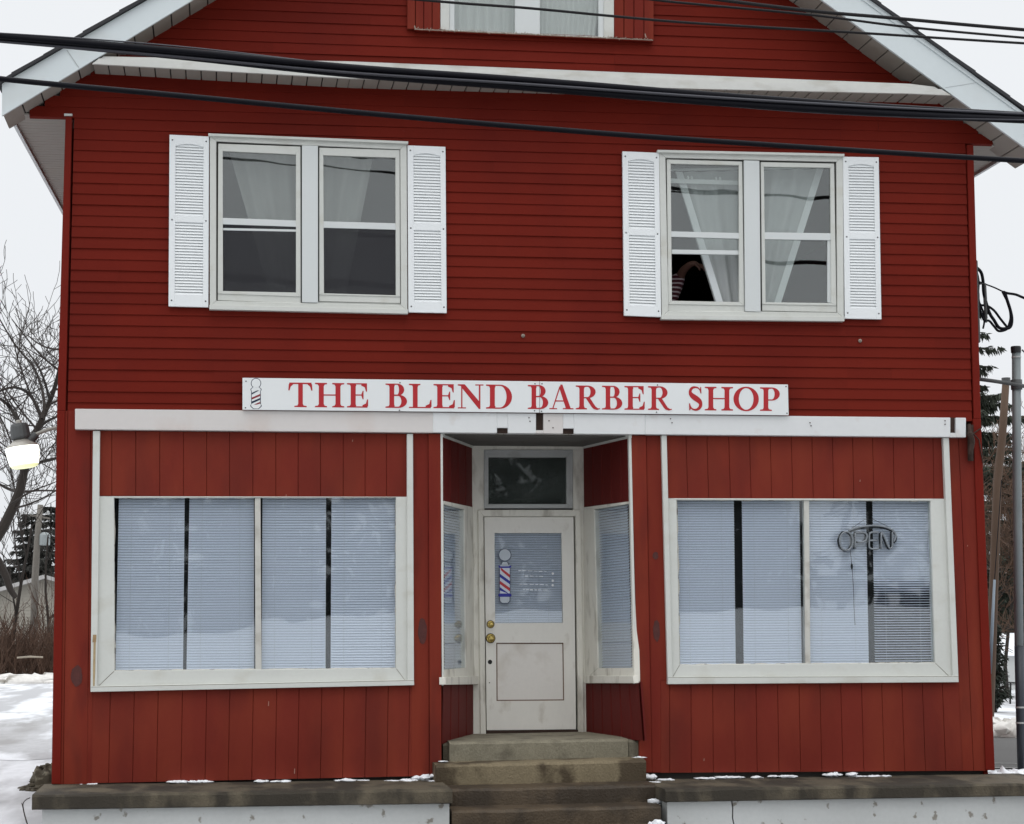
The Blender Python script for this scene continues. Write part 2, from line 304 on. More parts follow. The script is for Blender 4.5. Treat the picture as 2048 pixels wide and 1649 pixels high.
# ------------------------------------------------------------------ mesh helpers
class MB:
    def __init__(s): s.v = []; s.f = []
    def add(s, pts, faces):
        o = len(s.v); s.v += [V(p) for p in pts]; s.f += [tuple(i+o for i in f) for f in faces]; return s
    def poly(s, pts): return s.add(pts, [tuple(range(len(pts)))])
    def prism(s, pts, vec):
        n = len(pts); vec = V(vec)
        return s.add([V(p) for p in pts]+[V(p)+vec for p in pts],
                     [tuple(range(n)), tuple(range(2*n-1, n-1, -1))]+[(i, (i+1) % n, n+(i+1) % n, n+i) for i in range(n)])
    def frame(s, outer, inner, vec):
        n = len(outer)
        for i in range(n):
            j = (i+1) % n
            s.prism([outer[i], outer[j], inner[j], inner[i]], vec)
        return s
    def box(s, a, b):
        x0, y0, z0 = a; x1, y1, z1 = b
        return s.prism([(x0, y0, z0), (x1, y0, z0), (x1, y0, z1), (x0, y0, z1)], (0, y1-y0, 0))
    def tube(s, pts, rad, n=8, cap=True):
        pts = [V(p) for p in pts]; k = len(pts)
        if not hasattr(rad, '__len__'): rad = [rad]*k
        o = len(s.v); u = None
        for i, p in enumerate(pts):
            t = (pts[min(i+1, k-1)]-pts[max(i-1, 0)])
            if t.length < 1e-9: t = V((0, 0, 1))
            t.normalize()
            if u is None:
                u = t.cross(V((0, 0, 1)) if abs(t.z) < 0.9 else V((1, 0, 0)))
            u = (u - t*u.dot(t)).normalized(); w_ = t.cross(u)
            for j in range(n):
                a = 2*math.pi*j/n
                s.v.append(p+(u*math.cos(a)+w_*math.sin(a))*rad[i])
        for i in range(k-1):
            for j in range(n):
                s.f.append((o+i*n+j, o+i*n+(j+1) % n, o+(i+1)*n+(j+1) % n, o+(i+1)*n+j))
        if cap:
            s.f.append(tuple(o+j for j in range(n))); s.f.append(tuple(o+(k-1)*n+j for j in reversed(range(n))))
        return s
    def lathe(s, c, ax, prof, n=24):
        c = V(c); ax = V(ax).normalized()
        pts = [c+ax*h for h, r in prof]; rad = [max(r, 1e-4) for h, r in prof]
        o = len(s.v); u = ax.cross(V((0, 0, 1)) if abs(ax.z) < 0.9 else V((1, 0, 0))).normalized(); w_ = ax.cross(u)
        for p, r in zip(pts, rad):
            for j in range(n):
                a = 2*math.pi*j/n; s.v.append(p+(u*math.cos(a)+w_*math.sin(a))*r)
        k = len(pts)
        for i in range(k-1):
            for j in range(n): s.f.append((o+i*n+j, o+i*n+(j+1) % n, o+(i+1)*n+(j+1) % n, o+(i+1)*n+j))
        s.f.append(tuple(o+j for j in range(n))); s.f.append(tuple(o+(k-1)*n+j for j in reversed(range(n))))
        return s
    def lump(s, c, r, seed=0, amp=0.3, nu=12, nv=7, freq=1.5, zmin=None):
        c = V(c); o = len(s.v)
        for i in range(nv+1):
            th = math.pi*i/nv
            for j in range(nu):
                ph = 2*math.pi*j/nu
                d = V((math.sin(th)*math.cos(ph), math.sin(th)*math.sin(ph), math.cos(th)))
                k = 1+amp*noise.noise(d*freq+V((seed*3.7, seed*1.3, 0)))*1.6
                p = c+V((d.x*r[0], d.y*r[1], d.z*r[2]))*k
                if zmin is not None: p.z = max(p.z, zmin)
                s.v.append(p)
        for i in range(nv):
            for j in range(nu): s.f.append((o+i*nu+j, o+i*nu+(j+1) % nu, o+(i+1)*nu+(j+1) % nu, o+(i+1)*nu+j))
        return s
    def build(s, name, m, parent=None, bevel=0.0, smooth=False, fix=True, sep=False):
        if sep:                                     # every loose piece becomes an object of its own
            par = list(range(len(s.v)))
            def find(i):
                while par[i] != i: par[i] = par[par[i]]; i = par[i]
                return i
            for f in s.f:
                for i in f[1:]: par[find(i)] = find(f[0])
            groups = {}
            for f in s.f: groups.setdefault(find(f[0]), []).append(f)
            o = None
            for fs in groups.values():
                ids = sorted({i for f in fs for i in f}); mp = {i: k for k, i in enumerate(ids)}
                q = MB(); q.v = [s.v[i] for i in ids]; q.f = [tuple(mp[i] for i in f) for f in fs]
                o = q.build(name, m, parent, bevel, smooth, fix)
            return o
        base = V((0, 0, 0))
        if parent is not None:
            q = parent
            while q is not None: base += q.location; q = q.parent
        me = bpy.data.meshes.new(name)
        me.from_pydata([tuple(p-base) for p in s.v], [], s.f)
        if fix:
            b = bmesh.new(); b.from_mesh(me); bmesh.ops.recalc_face_normals(b, faces=b.faces[:]); b.to_mesh(me); b.free()
        if smooth:
            for p in me.polygons: p.use_smooth = True
        me.materials.append(m)
        o = bpy.data.objects.new(name, me); COL.objects.link(o)
        if parent is not None: o.parent = parent
        if bevel:
            md = o.modifiers.new("bevel", 'BEVEL'); md.width = bevel; md.segments = 1; md.limit_method = 'ANGLE'
        return o

def tag(o, label, cat, group=None, kind=None):
    if label: o['label'] = label
    if cat: o['category'] = cat
    if group: o['group'] = group
    if kind: o['kind'] = kind
    return o
def thing(name, loc, label, cat, group=None):
    o = bpy.data.objects.new(name, None); COL.objects.link(o); o.location = V(loc); o.empty_display_size = 0.2
    return tag(o, label, cat, group)
def struct(o): o['kind'] = 'structure'; return o
def Q(y, *pp): return [P(a, b, y) for a, b in pp]
def spline(pts, n=8):
    pts = [V(p) for p in pts]; o = []
    ext = [pts[0]*2-pts[1]]+pts+[pts[-1]*2-pts[-2]]
    for i in range(1, len(ext)-2):
        a, b, c, d = ext[i-1:i+3]
        for k in range(n):
            t = k/n
            o.append(0.5*((2*b)+(c-a)*t+(2*a-5*b+4*c-d)*t*t+(3*b-a-3*c+d)*t*t*t))
    o.append(pts[-1]); return o

# ================================================================== THE GROUND
gm = MB(); xs_ = (-300, 300); ys_ = ((400, 0), (-.45, 0), (-1.02, -.30), (-150, -.30))
gm.add([(x, y, z) for y, z in ys_ for x in xs_], [(2*i, 2*i+1, 2*i+3, 2*i+2) for i in range(3)])
g = gm.build("ground", SNOWG); struct(g)
g = MB().prism([(-120, -15.5, -.296), (120, -15.5, -.296), (120, -4.2, -.296), (-120, -4.2, -.296)], (0, 0, 0.004)).build("front_road", ASPH); struct(g)
rd = [PZ(1900, 1478, 0.006), PZ(2300, 1478, 0.006), PZ(2300, 1541, 0.006), PZ(1900, 1541, 0.006)]
g = MB().prism([(rd[0].x-3, rd[0].y+0.7, .006), (60, rd[1].y-6, .006), (60, rd[2].y-6, .006), (rd[3].x-1, rd[3].y+0.3, .006)], (0, 0, 0.004)).build("side_road", ASPH); struct(g)
SLUSH = mat("grey_slush", (0.40, 0.40, 0.41), 0.6, 0.15, 1.2, 0.2, 9, (1, .3, 1), bump=0.5, bscale=3, spec=.3,
            stain=(0.74, 0.76, 0.79), stain_amt=1.0, stain_scale=0.9, stain_stretch=(1, .22, 1), stain_lo=.48, stain_hi=.58, tone=(.22, .21, .20), tone_scale=1.4, tone_stretch=(1, .25, 1), tone_lo=.5, tone_hi=.7, tone_amt=.7)
dp = []
for i in range(241): x = lerp(-60, -4.75, i/240); dp.append(V((x, 8.5+2.2*noise.noise(V((x*1.1, 0, 0)))+.5*noise.noise(V((x*5, 0, 3))), .004)))
for i in range(41): x = lerp(-4.75, -60, i/40); dp.append(V((x, 24+2.5*noise.noise(V((x*.5, 5, 0))), .004)))
struct(MB().poly(dp).build("slushy_driveway", SLUSH))
mk = MB()
for yy in (1527, 1536):
    a, b = PZ(1960, yy, 0.014), PZ(2100, yy+2, 0.014)
    mk.prism([a, b, b+V((0, .09, 0)), a+V((0, .09, 0))], (0, 0, 0.002))
struct(mk.build("road_marking", mat("worn_road_paint", (0.25, 0.25, 0.24), 0.7, 0.3, 6, 0.3, 30)))

# the snowy rise across the street and the wood on it (seen only in the window panes)
mb = MB(); nx_ = 40; prof = ((-19.5, 0.0), (-22, .35), (-25, .8), (-27, 1.0), (-33, 1.12), (-60, 1.2))
for i in range(nx_+1):
    x = lerp(-70, 70, i/nx_); h = lerp(1.35, 1.95, min(1, max(0, (x+4)/6)))
    for (y, k) in prof: mb.v.append(V((x, y, -.32 if k == 0 else h*k+.06*noise.noise(V((x*.5, y*.4, 0)))))); 
n_ = len(prof)
for i in range(nx_):
    for j in range(n_-1): mb.f.append((i*n_+j, i*n_+j+1, (i+1)*n_+j+1, (i+1)*n_+j))
struct(mb.build("snowy_slope", SNOW, None, smooth=True))
mb = MB(); rng = random.Random(77)
for i in range(150):
    c = V((rng.uniform(-60, 60) if i < 50 else rng.uniform(-28, 34), rng.uniform(-58, -42), 1.3)); h = rng.uniform(6.5, 8.5) if rng.random() < .9 else rng.uniform(8.5, 10.5); rr = rng.uniform(1.6, 2.8)
    mb.tube([c, c+V((0, 0, h*.8))], [.2, .08], 5, cap=False)
    for k in range(110):
        f = rng.random()**.8; a = rng.uniform(0, 6.283); q = rr*(1-f)**.6*math.sqrt(rng.random())
        p = c+V((q*math.cos(a), q*math.sin(a), .1+f*h)); d = V((rng.uniform(-1, 1), rng.uniform(-1, 1), rng.uniform(-1, .4)))*.8; w_ = V((rng.uniform(-1, 1), rng.uniform(-1, 1), rng.uniform(-1, 1)))*.4
        mb.add([p-w_, p+d, p+w_], [(0, 1, 2)])
tag(mb.build("far_wood", NEED2, None, fix=False), "dark wood along the far side of the street", "wood", None, "stuff")

# ================================================================== THE SHOP BUILDING
DEP = 10.5
SH = thing("shop_building", (0, 0, 0), "two storey red clapboard shop with white trimmed windows and a recessed door", "building")
XL0, XR0 = P(112, 950).x, P(1966, 950).x

# ---- siding lines: k = 0 just above the white band, k = 26 at the eaves
KL0, KL26, KR0, KR26 = P(130, 805), P(143, 236), P(1948, 822), P(1935, 288)
def zk(k, x):
    a, b = KL0.lerp(KL26, k/26), KR0.lerp(KR26, k/26)
    return lerp(a.z, b.z, (x-a.x)/(b.x-a.x))
def xwall_l(k): return KL0.lerp(KL26, k/26).x
def xwall_r(k): return KR0.lerp(KR26, k/26).x
def course(mb, x0, x1, k, y, holes, lap=0.0115):
    xs = sorted({x0, x1, *[h[i] for h in holes for i in (0, 1) if x0 < h[i] < x1]})
    for a, b in zip(xs, xs[1:]):
        mid = (a+b)/2
        segs = [(0.0, 1.0, 0.0, 1.0)]
        for h in holes:
            if h[0] < mid < h[1]:
                new = []
                za0, za1, zb0, zb1 = zk(k, a), zk(k+1, a), zk(k, b), zk(k+1, b)
                ta = [(h[i]-za0)/(za1-za0) for i in (2, 3)]; tb = [(h[i]-zb0)/(zb1-zb0) for i in (2, 3)]
                for (p0, p1, q0, q1) in segs:
                    lo = (p0, min(p1, ta[0]), q0, min(q1, tb[0])); hi = (max(p0, ta[1]), p1, max(q0, tb[1]), q1)
                    for sg in (lo, hi):
                        if sg[1] > sg[0]+.01 or sg[3] > sg[2]+.01: new.append((sg[0], max(sg[0], sg[1]), sg[2], max(sg[2], sg[3])))
                segs = new
        for (p0, p1, q0, q1) in segs:
            def pt(x, t):
                z = lerp(zk(k, x), zk(k+1, x), t)
                z += 0.0016*noise.noise(V((x*0.7, k*5.1, 0)))
                return V((x, y-lap*(1-t)+0.002*noise.noise(V((x*0.6, k*3.3, 7))), z))
            # boards of about 3.6 m butted end to end
            js = [a]; x = a+((k*1.37) % 3.66)
            while x < b-.2:
                if x > a+.2: js.append(x)
                x += 3.66
            js.append(b)
            for xa, xb in zip(js, js[1:]):
                off = -.0034*((math.sin(k*12.9+xa*3.1)*43758.5) % 1)
                n = max(1, int((xb-xa)/0.6)); lo, up_, back = [], [], []
                for i in range(n+1):
                    x_ = lerp(xa, xb, i/n); f = (x_-a)/(b-a)
                    l_ = pt(x_, lerp(p0, q0, f)); u_ = pt(x_, lerp(p1, q1, f)); l_.y += off; u_.y += off
                    lo.append(l_); up_.append(u_); back.append(V((x_, y+.030, l_.z-.012)))
                m_ = n+1
                fs = [(i, i+1, m_+i+1, m_+i) for i in range(n)]
                vs = lo+up_
                if p0 == 0.0 and q0 == 0.0: vs = vs+back; fs += [(2*m_+i, 2*m_+i+1, i+1, i) for i in range(n)]
                mb.add(vs, fs)

# window openings in the upper wall (x0, x1, z0, z1)
def hole(px0, py0, px1, py1, y=0.0):
    a, b = P(px0, py1, y), P(px1, py0, y); return (a.x, b.x, a.z, b.z)
H_L = hole(428, 284, 808, 612)
H_R = hole(1326, 316, 1682, 630)
# rake lines in the wall plane
CL0, CL1 = P(28, 254), P(188, 147)
CR0, CR1 = P(1998, 299), P(1925, 247)
def xc_l(z): return lerp(CL0.x, CL1.x, (z-CL0.z)/(CL1.z-CL0.z))
def xc_r(z): return lerp(CR0.x, CR1.x, (z-CR0.z)/(CR1.z-CR0.z))
mb = MB()
for k in range(-1, 32):
    if k < 26: a, b = xwall_l(k)+.025, xwall_r(k)-.025
    else:
        z = zk(k, xwall_l(k)); a = min(xc_l(z)+0.0, xwall_l(k)) if k < 29 else xc_l(z)
        z = zk(k, xwall_r(k)); b = max(xc_r(z), xwall_r(k)) if k < 28 else xc_r(z)
        a = max(a, CL0.x); b = min(b, CR0.x)
    course(mb, a, b, k, 0.0, [H_L, H_R])
mb.build("upper_wall", RED_S, SH, fix=False)
YG = 0.10
G_H = hole(884, -150, 1225, 60, YG)
GL0, GL1 = P(297, 87, YG), P(448, 0, YG)
GR0, GR1 = P(1821, 166, YG), P(1590, 0, YG)
mb = MB()
for k in range(30, 58):
    zl = zk(k, -3); zr = zk(k, 3)
    a = lerp(GL0.x, GL1.x, (zl-GL0.z)/(GL1.z-GL0.z))-.05; b = lerp(GR0.x, GR1.x, (zr-GR0.z)/(GR1.z-GR0.z))+.05
    if b-a < .1: break
    course(mb, a, b, k, YG, [G_H])
mb.build("gable_wall", RED_S, SH, fix=False)

# ---- corner boards
mb = MB()
mb.prism(Q(-.026, (131, 233), (144, 233), (131, 822), (114, 822)), (0, .1, 0))
mb.prism(Q(-.026, (1934, 290), (1947, 290), (1962, 838), (1948, 838)), (0, .1, 0))
mb.prism(Q(-.034, (114, 822), (130, 822), (121, 1569), (103, 1569)), (0, .1, 0))
mb.prism(Q(-.034, (1946, 838), (1962, 838), (1990, 1541), (1972, 1541)), (0, .1, 0))
mb.build("corner_board", RED_C, SH, bevel=.004, sep=True)

# ---- side and rear walls
zeave = P(135, 231, 0).z
zr_eave = P(1936, 289, 0).z
for nm, x, s, ze in (("left", XL0+.055, 1, zeave), ("right", XR0-.055, -1, zr_eave)):
    mb = MB(); n = 46; z0 = 0.25
    for i in range(n):
        za, zb = lerp(z0, ze, i/n), lerp(z0, ze, (i+1)/n)
        if i == n-1: zb += .12
        mb.prism([(x-s*.018, .03, za), (x, .03, zb), (x+s*.03, .03, zb), (x+s*.03, .03, za)], (0, DEP, 0))
    mb.build("side_wall", RED_S, SH)
mb = MB().box((XL0+.05, DEP, .25), (XR0-.05, DEP+.1, zeave+.9)).build("rear_wall", RED_S, SH)
mb = MB()
mb.box((XL0+.10, .35, .30), (XR0-.10, DEP-.02, .60))
mb.build("floor", INTW, SH)
zf2 = P(1000, 845).z
mb = MB().box((XL0+.10, .06, zf2-.12), (XR0-.10, DEP-.02, zf2+.0)).build("upper_floor", INTW, SH)
zc_ = min(zeave, zr_eave)-.05; mb = MB().box((XL0+.06, .06, zc_-.06), (XR0-.06, DEP+.02, zc_)).build("ceiling", INTW, SH)
zfb = P(900, 1556).z
mb = MB()
mb.box((XL0+.04, .06, 0), (P(880, 1550).x, .5, zfb+.05)); mb.box((P(1290, 1550).x, .06, 0), (XR0-.05, .5, zfb+.05))
mb.box((XL0+.04, .5, 0), (XR0-.05, DEP, .3)); mb.build("foundation", FOUND, SH, sep=True)

# ---- roof
YF = -0.37
def F(px, py): return P(px, py, YF)
def isect(a, b, c, d):
    x1, z1, x2, z2, x3, z3, x4, z4 = a.x, a.z, b.x, b.z, c.x, c.z, d.x, d.z
    den = (x1-x2)*(z3-z4)-(z1-z2)*(x3-x4)
    px = ((x1*z2-z1*x2)*(x3-x4)-(x1-x2)*(x3*z4-z3*x4))/den; pz = ((x1*z2-z1*x2)*(z3-z4)-(z1-z2)*(x3*z4-z3*x4))/den
    return V((px, a.y, pz))
lt0, lt1, ll0, ll1 = F(4, 168), F(296, 0), F(4, 232), F(386, 0)
rt0, rt1, rl0, rl1 = F(2078, 256), F(1723, 0), F(2078, 316), F(1643, 0)
apT, apL = isect(lt0, lt1, rt0, rt1), isect(ll0, ll1, rl0, rl1)
mb = MB()
mb.prism([lt0, ll0, apL, apT], (0, .03, 0)); mb.prism([rt0, apT, apL, rl0], (0, .03, 0))
# drip edge on the right rake
ro0, ro1 = F(2078, 249), F(1741, 0)
mb.prism([rt0+V((0, -.012, 0)), ro0+V((0, -.012, 0)), isect(lt0, lt1, ro0, ro1)+V((0, -.012, 0)), apT+V((0, -.012, 0))], (0, .02, 0))
mb.build("rake_fascia", FASC, SH, sep=True)
# joints in the fascia cladding
mb = MB()
for (a, b) in (((133, 101), (157, 136)), ((1890, 176), (1952, 166))):
    p, q = P(*a, YF-.003), P(*b, YF-.003); dd = V((.006, 0, .004)); mb.prism([p, p+dd, q+dd, q], (0, .002, 0))
mb.build("fascia_joint", mat("fascia_joint_grey", (0.38, 0.40, 0.40)), SH, sep=True)
th = V((0, 0, .026)); TAPER = (XL0-ll0.x)*.75
shp = MB()
for (A, B, sgn) in ((lt0, apT, -1), (rt0, apT, 1)):
    e = (A-B).normalized()*.05; e2 = V((0, -.04, 0))
    a0 = A+e+e2+V((0, 0, .006)); b0 = B+e2+V((0, 0, .006))
    if sgn == 1: a0 += V((0, 0, .050)); b0 += V((0, 0, .040))
    if sgn == -1:                                  # the left eave narrows towards the back
        k_ = TAPER/(b0.x-a0.x); a1 = a0.lerp(b0, k_)+V((0, DEP, 0)); b1 = b0+V((0, DEP+1, 0))
        shp.add([a0, b0, b0+th, a0+th, a1, b1, b1+th, a1+th], [(0, 1, 2, 3), (7, 6, 5, 4), (0, 4, 5, 1), (1, 5, 6, 2), (2, 6, 7, 3), (3, 7, 4, 0)])
    else: shp.prism([a0, b0, b0+th, a0+th], (0, DEP+1.0, 0))
    # ragged shingle tabs on the rake edge
    L_ = (b0-a0).length; t = 0.15
    while t < L_-.2:
        ln = random.uniform(.25, .5); p = a0.lerp(b0, t/L_); q = a0.lerp(b0, min(1, (t+ln)/L_))
        up = V((0, 0, .026)); hh = V((0, 0, random.uniform(.008, .02)))
        shp.prism([p+up, q+up, q+up+hh*.3, p+up+hh], (0, .3, 0)); t += ln
shp.build("roof", SHING, SH)
# rake soffits: boards with dark seams
def soffit_strip(A, B, dy, step, gap, mbb, mbs, drop=.0, thick=.014):
    L_ = (B-A).length; d = (B-A)/L_; n = int(L_/step)
    up = V((0, 0, thick))
    mbs.prism([A+up, B+up, B+up+V((0, 0, .006)), A+up+V((0, 0, .006))], (0, dy, 0))
    for i in range(n+1):
        p = A+d*(i*step+gap/2); q = A+d*min(L_, (i+1)*step-gap/2)
        if (q-p).length > 0.01: mbb.prism([p, q, q+up, p+up], (0, dy, 0))
sb, ss = MB(), MB()
i3 = V((0, .03, 0))
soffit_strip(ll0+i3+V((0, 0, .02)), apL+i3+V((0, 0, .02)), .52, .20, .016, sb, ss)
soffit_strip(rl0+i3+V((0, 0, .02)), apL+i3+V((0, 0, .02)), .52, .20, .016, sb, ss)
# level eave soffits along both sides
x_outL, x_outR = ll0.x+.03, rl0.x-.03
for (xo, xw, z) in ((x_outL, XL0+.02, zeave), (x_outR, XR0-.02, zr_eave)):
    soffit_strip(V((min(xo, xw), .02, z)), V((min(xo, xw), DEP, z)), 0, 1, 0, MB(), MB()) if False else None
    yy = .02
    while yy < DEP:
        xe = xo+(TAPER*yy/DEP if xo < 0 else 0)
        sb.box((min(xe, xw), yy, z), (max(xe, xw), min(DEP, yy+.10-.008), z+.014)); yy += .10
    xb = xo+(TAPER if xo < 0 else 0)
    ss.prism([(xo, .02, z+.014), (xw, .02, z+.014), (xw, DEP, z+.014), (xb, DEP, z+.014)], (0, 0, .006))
# the strip of soffit under the rake where it meets the eave
# pent eave across the gable
pL0, pL1 = F(203, 113), F(186, 128)
pfT = [F(203, 114), F(700, 121), F(1050, 134), F(1400, 149), F(1822, 165), F(1850, 168)]
pfB = [F(185, 128), F(700, 157), F(1050, 167), F(1400, 179), F(1903, 191), F(1903, 191)]
zpl, zpr = (F(185, 129)).z, (F(1903, 191)).z
A, B = F(180, 129), F(1908, 191.5)
pen = MB()
TL, TR = F(207, 109), F(1880, 168)
TM = [F(207, 111), F(700, 121), F(1400, 149), F(1822, 166), F(1872, 172)]
BM = [F(184, 128), F(700, 157), F(1400, 178), F(1822, 187.5), F(1902, 191)]
for i in range(4):
    a, b, c, d = TM[i], TM[i+1], BM[i+1], BM[i]
    m1, m2 = a.lerp(d, .42), b.lerp(c, .42)
    off = V((0, .035, 0))
    pen.prism([a+off, b+off, m2+off, m1+off], (0, .3, 0))        # flashing strip, set back
    pen.prism([m1, m2, c, d], (0, .03, 0))                       # face board
    pen.prism([m1, m2, m2+off, m1+off], (0, 0, .004))
pen.build("pent_fascia", PENT, SH)
for i in range(4):
    a, b = BM[i]+V((0, .03, .012)), BM[i+1]+V((0, .03, .012))
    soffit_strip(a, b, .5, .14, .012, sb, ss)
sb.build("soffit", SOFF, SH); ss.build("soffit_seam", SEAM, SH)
# eave gutters boards along the sides
mb = MB()
mb.prism([(x_outL-.03, -.34, zeave-.03), (x_outL, -.34, zeave-.03), (x_outL+TAPER, DEP, zeave-.03), (x_outL-.03+TAPER, DEP, zeave-.03)], (0, 0, .19)); mb.box((x_outR, -.34, zr_eave-.03), (x_outR+.03, DEP, zr_eave+.16))
mb.build("eave_fascia", FASC, SH, sep=True)
mb = MB().box((P(131, 232).x-.01, -.03, zeave-.012), (P(145, 232).x, .01, zeave+.008)).build("soffit_trim", WHITE, SH)

# ---- lower front: flat boards and grooved panels
def grooved(mb, TL, TR, BR, BL, y, gx, gd=.0075, gw=.009):
    """a sheet of vertical boards: V grooves at the given photo columns (measured at mid height)"""
    l = ((TL[0]+BL[0])/2, (TL[1]+BL[1])/2); r = ((TR[0]+BR[0])/2, (TR[1]+BR[1])/2)
    tl, tr, br, bl = Q(y, TL, TR, BR, BL)
    W = (tr-tl).length
    us = [0.0]; ys = [0.0]
    for g_ in gx:
        u = (g_-l[0])/(r[0]-l[0]); h = gw/2/W
        if 0.01 < u < .99: us += [u-h, u, u+h]; ys += [0, gd, 0]
    us.append(1.0); ys.append(0)
    top = [tl.lerp(tr, u)+V((0, d, 0)) for u, d in zip(us, ys)]; bot = [bl.lerp(br, u)+V((0, d, 0)) for u, d in zip(us, ys)]
    n = len(us)
    mb.add(top+bot, [(i, n+i, n+i+1, i+1) for i in range(n-1)])
    bk = V((0, .03, 0))
    mb.add([tl, tr, tr+bk, tl+bk], [(0, 1, 2, 3)]); mb.add([bl, br, br+bk, bl+bk], [(0, 3, 2, 1)])
    mb.add([tl+bk, tr+bk, br+bk, bl+bk], [(0, 1, 2, 3)])
YP = -0.012
g1 = [171, 218, 265, 312, 360, 408, 454, 501, 548, 593, 639, 684, 729, 774, 818]
mb = MB(); grooved(mb, (176, 1372), (829, 1362), (826, 1553), (172, 1567), YP, [g for g in g1 if g > 190])
mb.build("cladding_panel", RED_P, SH, fix=False)
g2 = [223, 270, 317, 364, 410, 455.5, 502, 548, 593, 638, 684, 728.5, 772]
mb = MB(); grooved(mb, (198, 862), (816, 868), (816, 995), (198, 992), YP, g2)
mb.build("cladding_panel", RED_P, SH, fix=False)
g3 = [1344, 1386, 1429, 1471, 1514, 1556, 1599, 1641, 1682, 1724, 1766, 1808, 1849, 1891, 1932]
mb = MB(); grooved(mb, (1322, 1358), (1922, 1354), (1930, 1542), (1322, 1546), YP, [1339, 1381, 1424, 1467, 1510, 1553, 1596, 1638, 1680, 1722, 1763, 1804, 1846, 1887])
mb.build("cladding_panel", RED_P, SH, fix=False)
g4 = [1373, 1414, 1457, 1498, 1539, 1581, 1622, 1663, 1703.6, 1744, 1785.6, 1827, 1866.5]
mb = MB(); grooved(mb, (1330, 872), (1889, 876), (1891, 999), (1334, 997), YP, g4)
mb.build("cladding_panel", RED_P, SH, fix=False)
mb = MB(); grooved(mb, (1893, 870), (1946, 870), (1974, 1542), (1926, 1542), YP-.003, [1908, 1932], .008, .008)
mb.build("cladding_panel", RED_F, SH, fix=False)
mb = MB(); grooved(mb, (127, 822), (190, 822), (183, 1568), (117, 1569), YP-.003, [131, 178], .008, .008)
mb.build("cladding_panel", RED_F, SH, fix=False)
# piers beside the doorway
mb = MB()
mb.prism(Q(YP-.004, (824, 866), (857, 867), (859, 1552), (822, 1553)), (0, .06, 0))
mb.prism(Q(YP-.028, (857, 867), (883, 868), (883, 1552), (860, 1552)), (0, .08, 0))
mb.prism(Q(YP-.028, (1262, 871), (1292, 871), (1304, 1546), (1280, 1546)), (0, .08, 0))
mb.prism(Q(YP-.004, (1292, 871), (1331, 872), (1343, 1361), (1322, 1361), (1322, 1546), (1304, 1546)), (0, .06, 0))
mb.build("pier_board", RED_F, SH, bevel=.004, sep=True)
# old blistered patches on the piers
for (a, b, rr, ss_) in ((153, 1352, 11, 20), (845, 1262, 9, 26), (1311, 1112, 6, 8), (1313, 1262, 7, 22)):
    c = P(a, b, YP-.0075); mb = MB(); pts = []
    for i in range(18):
        an = 2*math.pi*i/18; k = 1+.25*noise.noise(V((math.cos(an)*2, math.sin(an)*2, a)))
        pts.append(c+V((math.cos(an)*rr/216*k, 0, math.sin(an)*ss_/216*k)))
    mb.prism(pts, (0, .004, 0)).build("scorched_patch", mat("dark_blistered_paint", (0.07, 0.016, 0.013), 0.7, 0.4, 14, 0.3, 60, bump=.5, bscale=30), SH)

for (a, b, hgt) in ((537, 1408, 9), (589, 1543, 10), (705, 822+60, 4), (572, 1200-208, 5), (1720, 962, 4), (1408, 1520, 5), (1935, 1092, 3)):
    c = P(a, b, YP-.0035); MB().prism([c+V((-.004, 0, -hgt/432)), c+V((.003, 0, -hgt/500)), c+V((.005, 0, hgt/432)), c+V((-.001, 0, hgt/400))], (0, .002, 0)).build("paint_chip", mat("bare_chip", (.34, .19, .15), .8), SH)

# ---- white band over the shop front, in lengths
YB = -0.085
bl = MB(); bl.prism(Q(YB, (150, 818), (868, 825), (868, 866), (150, 859)), (0, .11, 0)); bl.build("sign_band", BAND, SH, bevel=.004)
def by(px, t): return lerp(lerp(818, 836, (px-150)/1782), lerp(859, 875, (px-150)/1782), t)
for i, (a, b, mm) in enumerate(((866, 994, BANDW), (1016, 1072, BANDW), (1087, 1126, BAND), (1148, 1290, BANDW))):
    MB().prism(Q(YB-.006, (a, by(a, 0)), (b, by(b, 0)), (b, by(b, 1)), (a, by(a, 1))), (0, .11, 0)).build("sign_band", mm, SH, bevel=.003)
for (a, b) in ((994, 1016), (1126, 1148)):
    MB().prism(Q(YB-.004, (a, by(a, 0)), (b, by(b, 0)), (b, by(b, .74)), (a, by(a, .74))), (0, .11, 0)).build("sign_band", BANDW, SH, bevel=.003)
    MB().prism(Q(YB+.03, (a, by(a, .74)), (b, by(b, .74)), (b, by(b, 1)), (a, by(a, 1))), (0, .04, 0)).build("rusty_notch", RUST, SH)
MB().prism(Q(YB+.03, (1072, by(1072, 0)), (1087, by(1087, 0)), (1087, by(1087, .84)), (1072, by(1072, .84))), (0, .04, 0)).build("rusty_slot", RUST, SH)
MB().prism(Q(YB-.003, (1072, by(1072, .84)), (1087, by(1087, .84)), (1087, by(1087, 1)), (1072, by(1072, 1))), (0, .1, 0)).build("sign_band", BAND, SH, bevel=.003)
MB().prism(Q(YB-.003, (1290, by(1290, 0)), (1901, by(1901, 0)), (1901, by(1901, 1)), (1290, by(1290, 1))), (0, .11, 0)).build("sign_band", BANDW, SH, bevel=.004)
MB().prism(Q(YB+.03, (1901, by(1901, 0)), (1912, by(1912, 0)), (1912, by(1912, .78)), (1901, by(1901, .78))), (0, .04, 0)).build("rusty_slot", RUST, SH)
MB().prism(Q(YB-.003, (1901, by(1901, .78)), (1912, by(1912, .78)), (1912, by(1912, 1)), (1901, by(1901, 1))), (0, .1, 0)).build("sign_band", BANDW, SH)
MB().prism(Q(YB-.003, (1912, by(1912, 0)), (1932, by(1932, 0)), (1932, by(1932, 1)), (1912, by(1912, 1))), (0, .11, 0)).build("sign_band", BANDW, SH, bevel=.003)
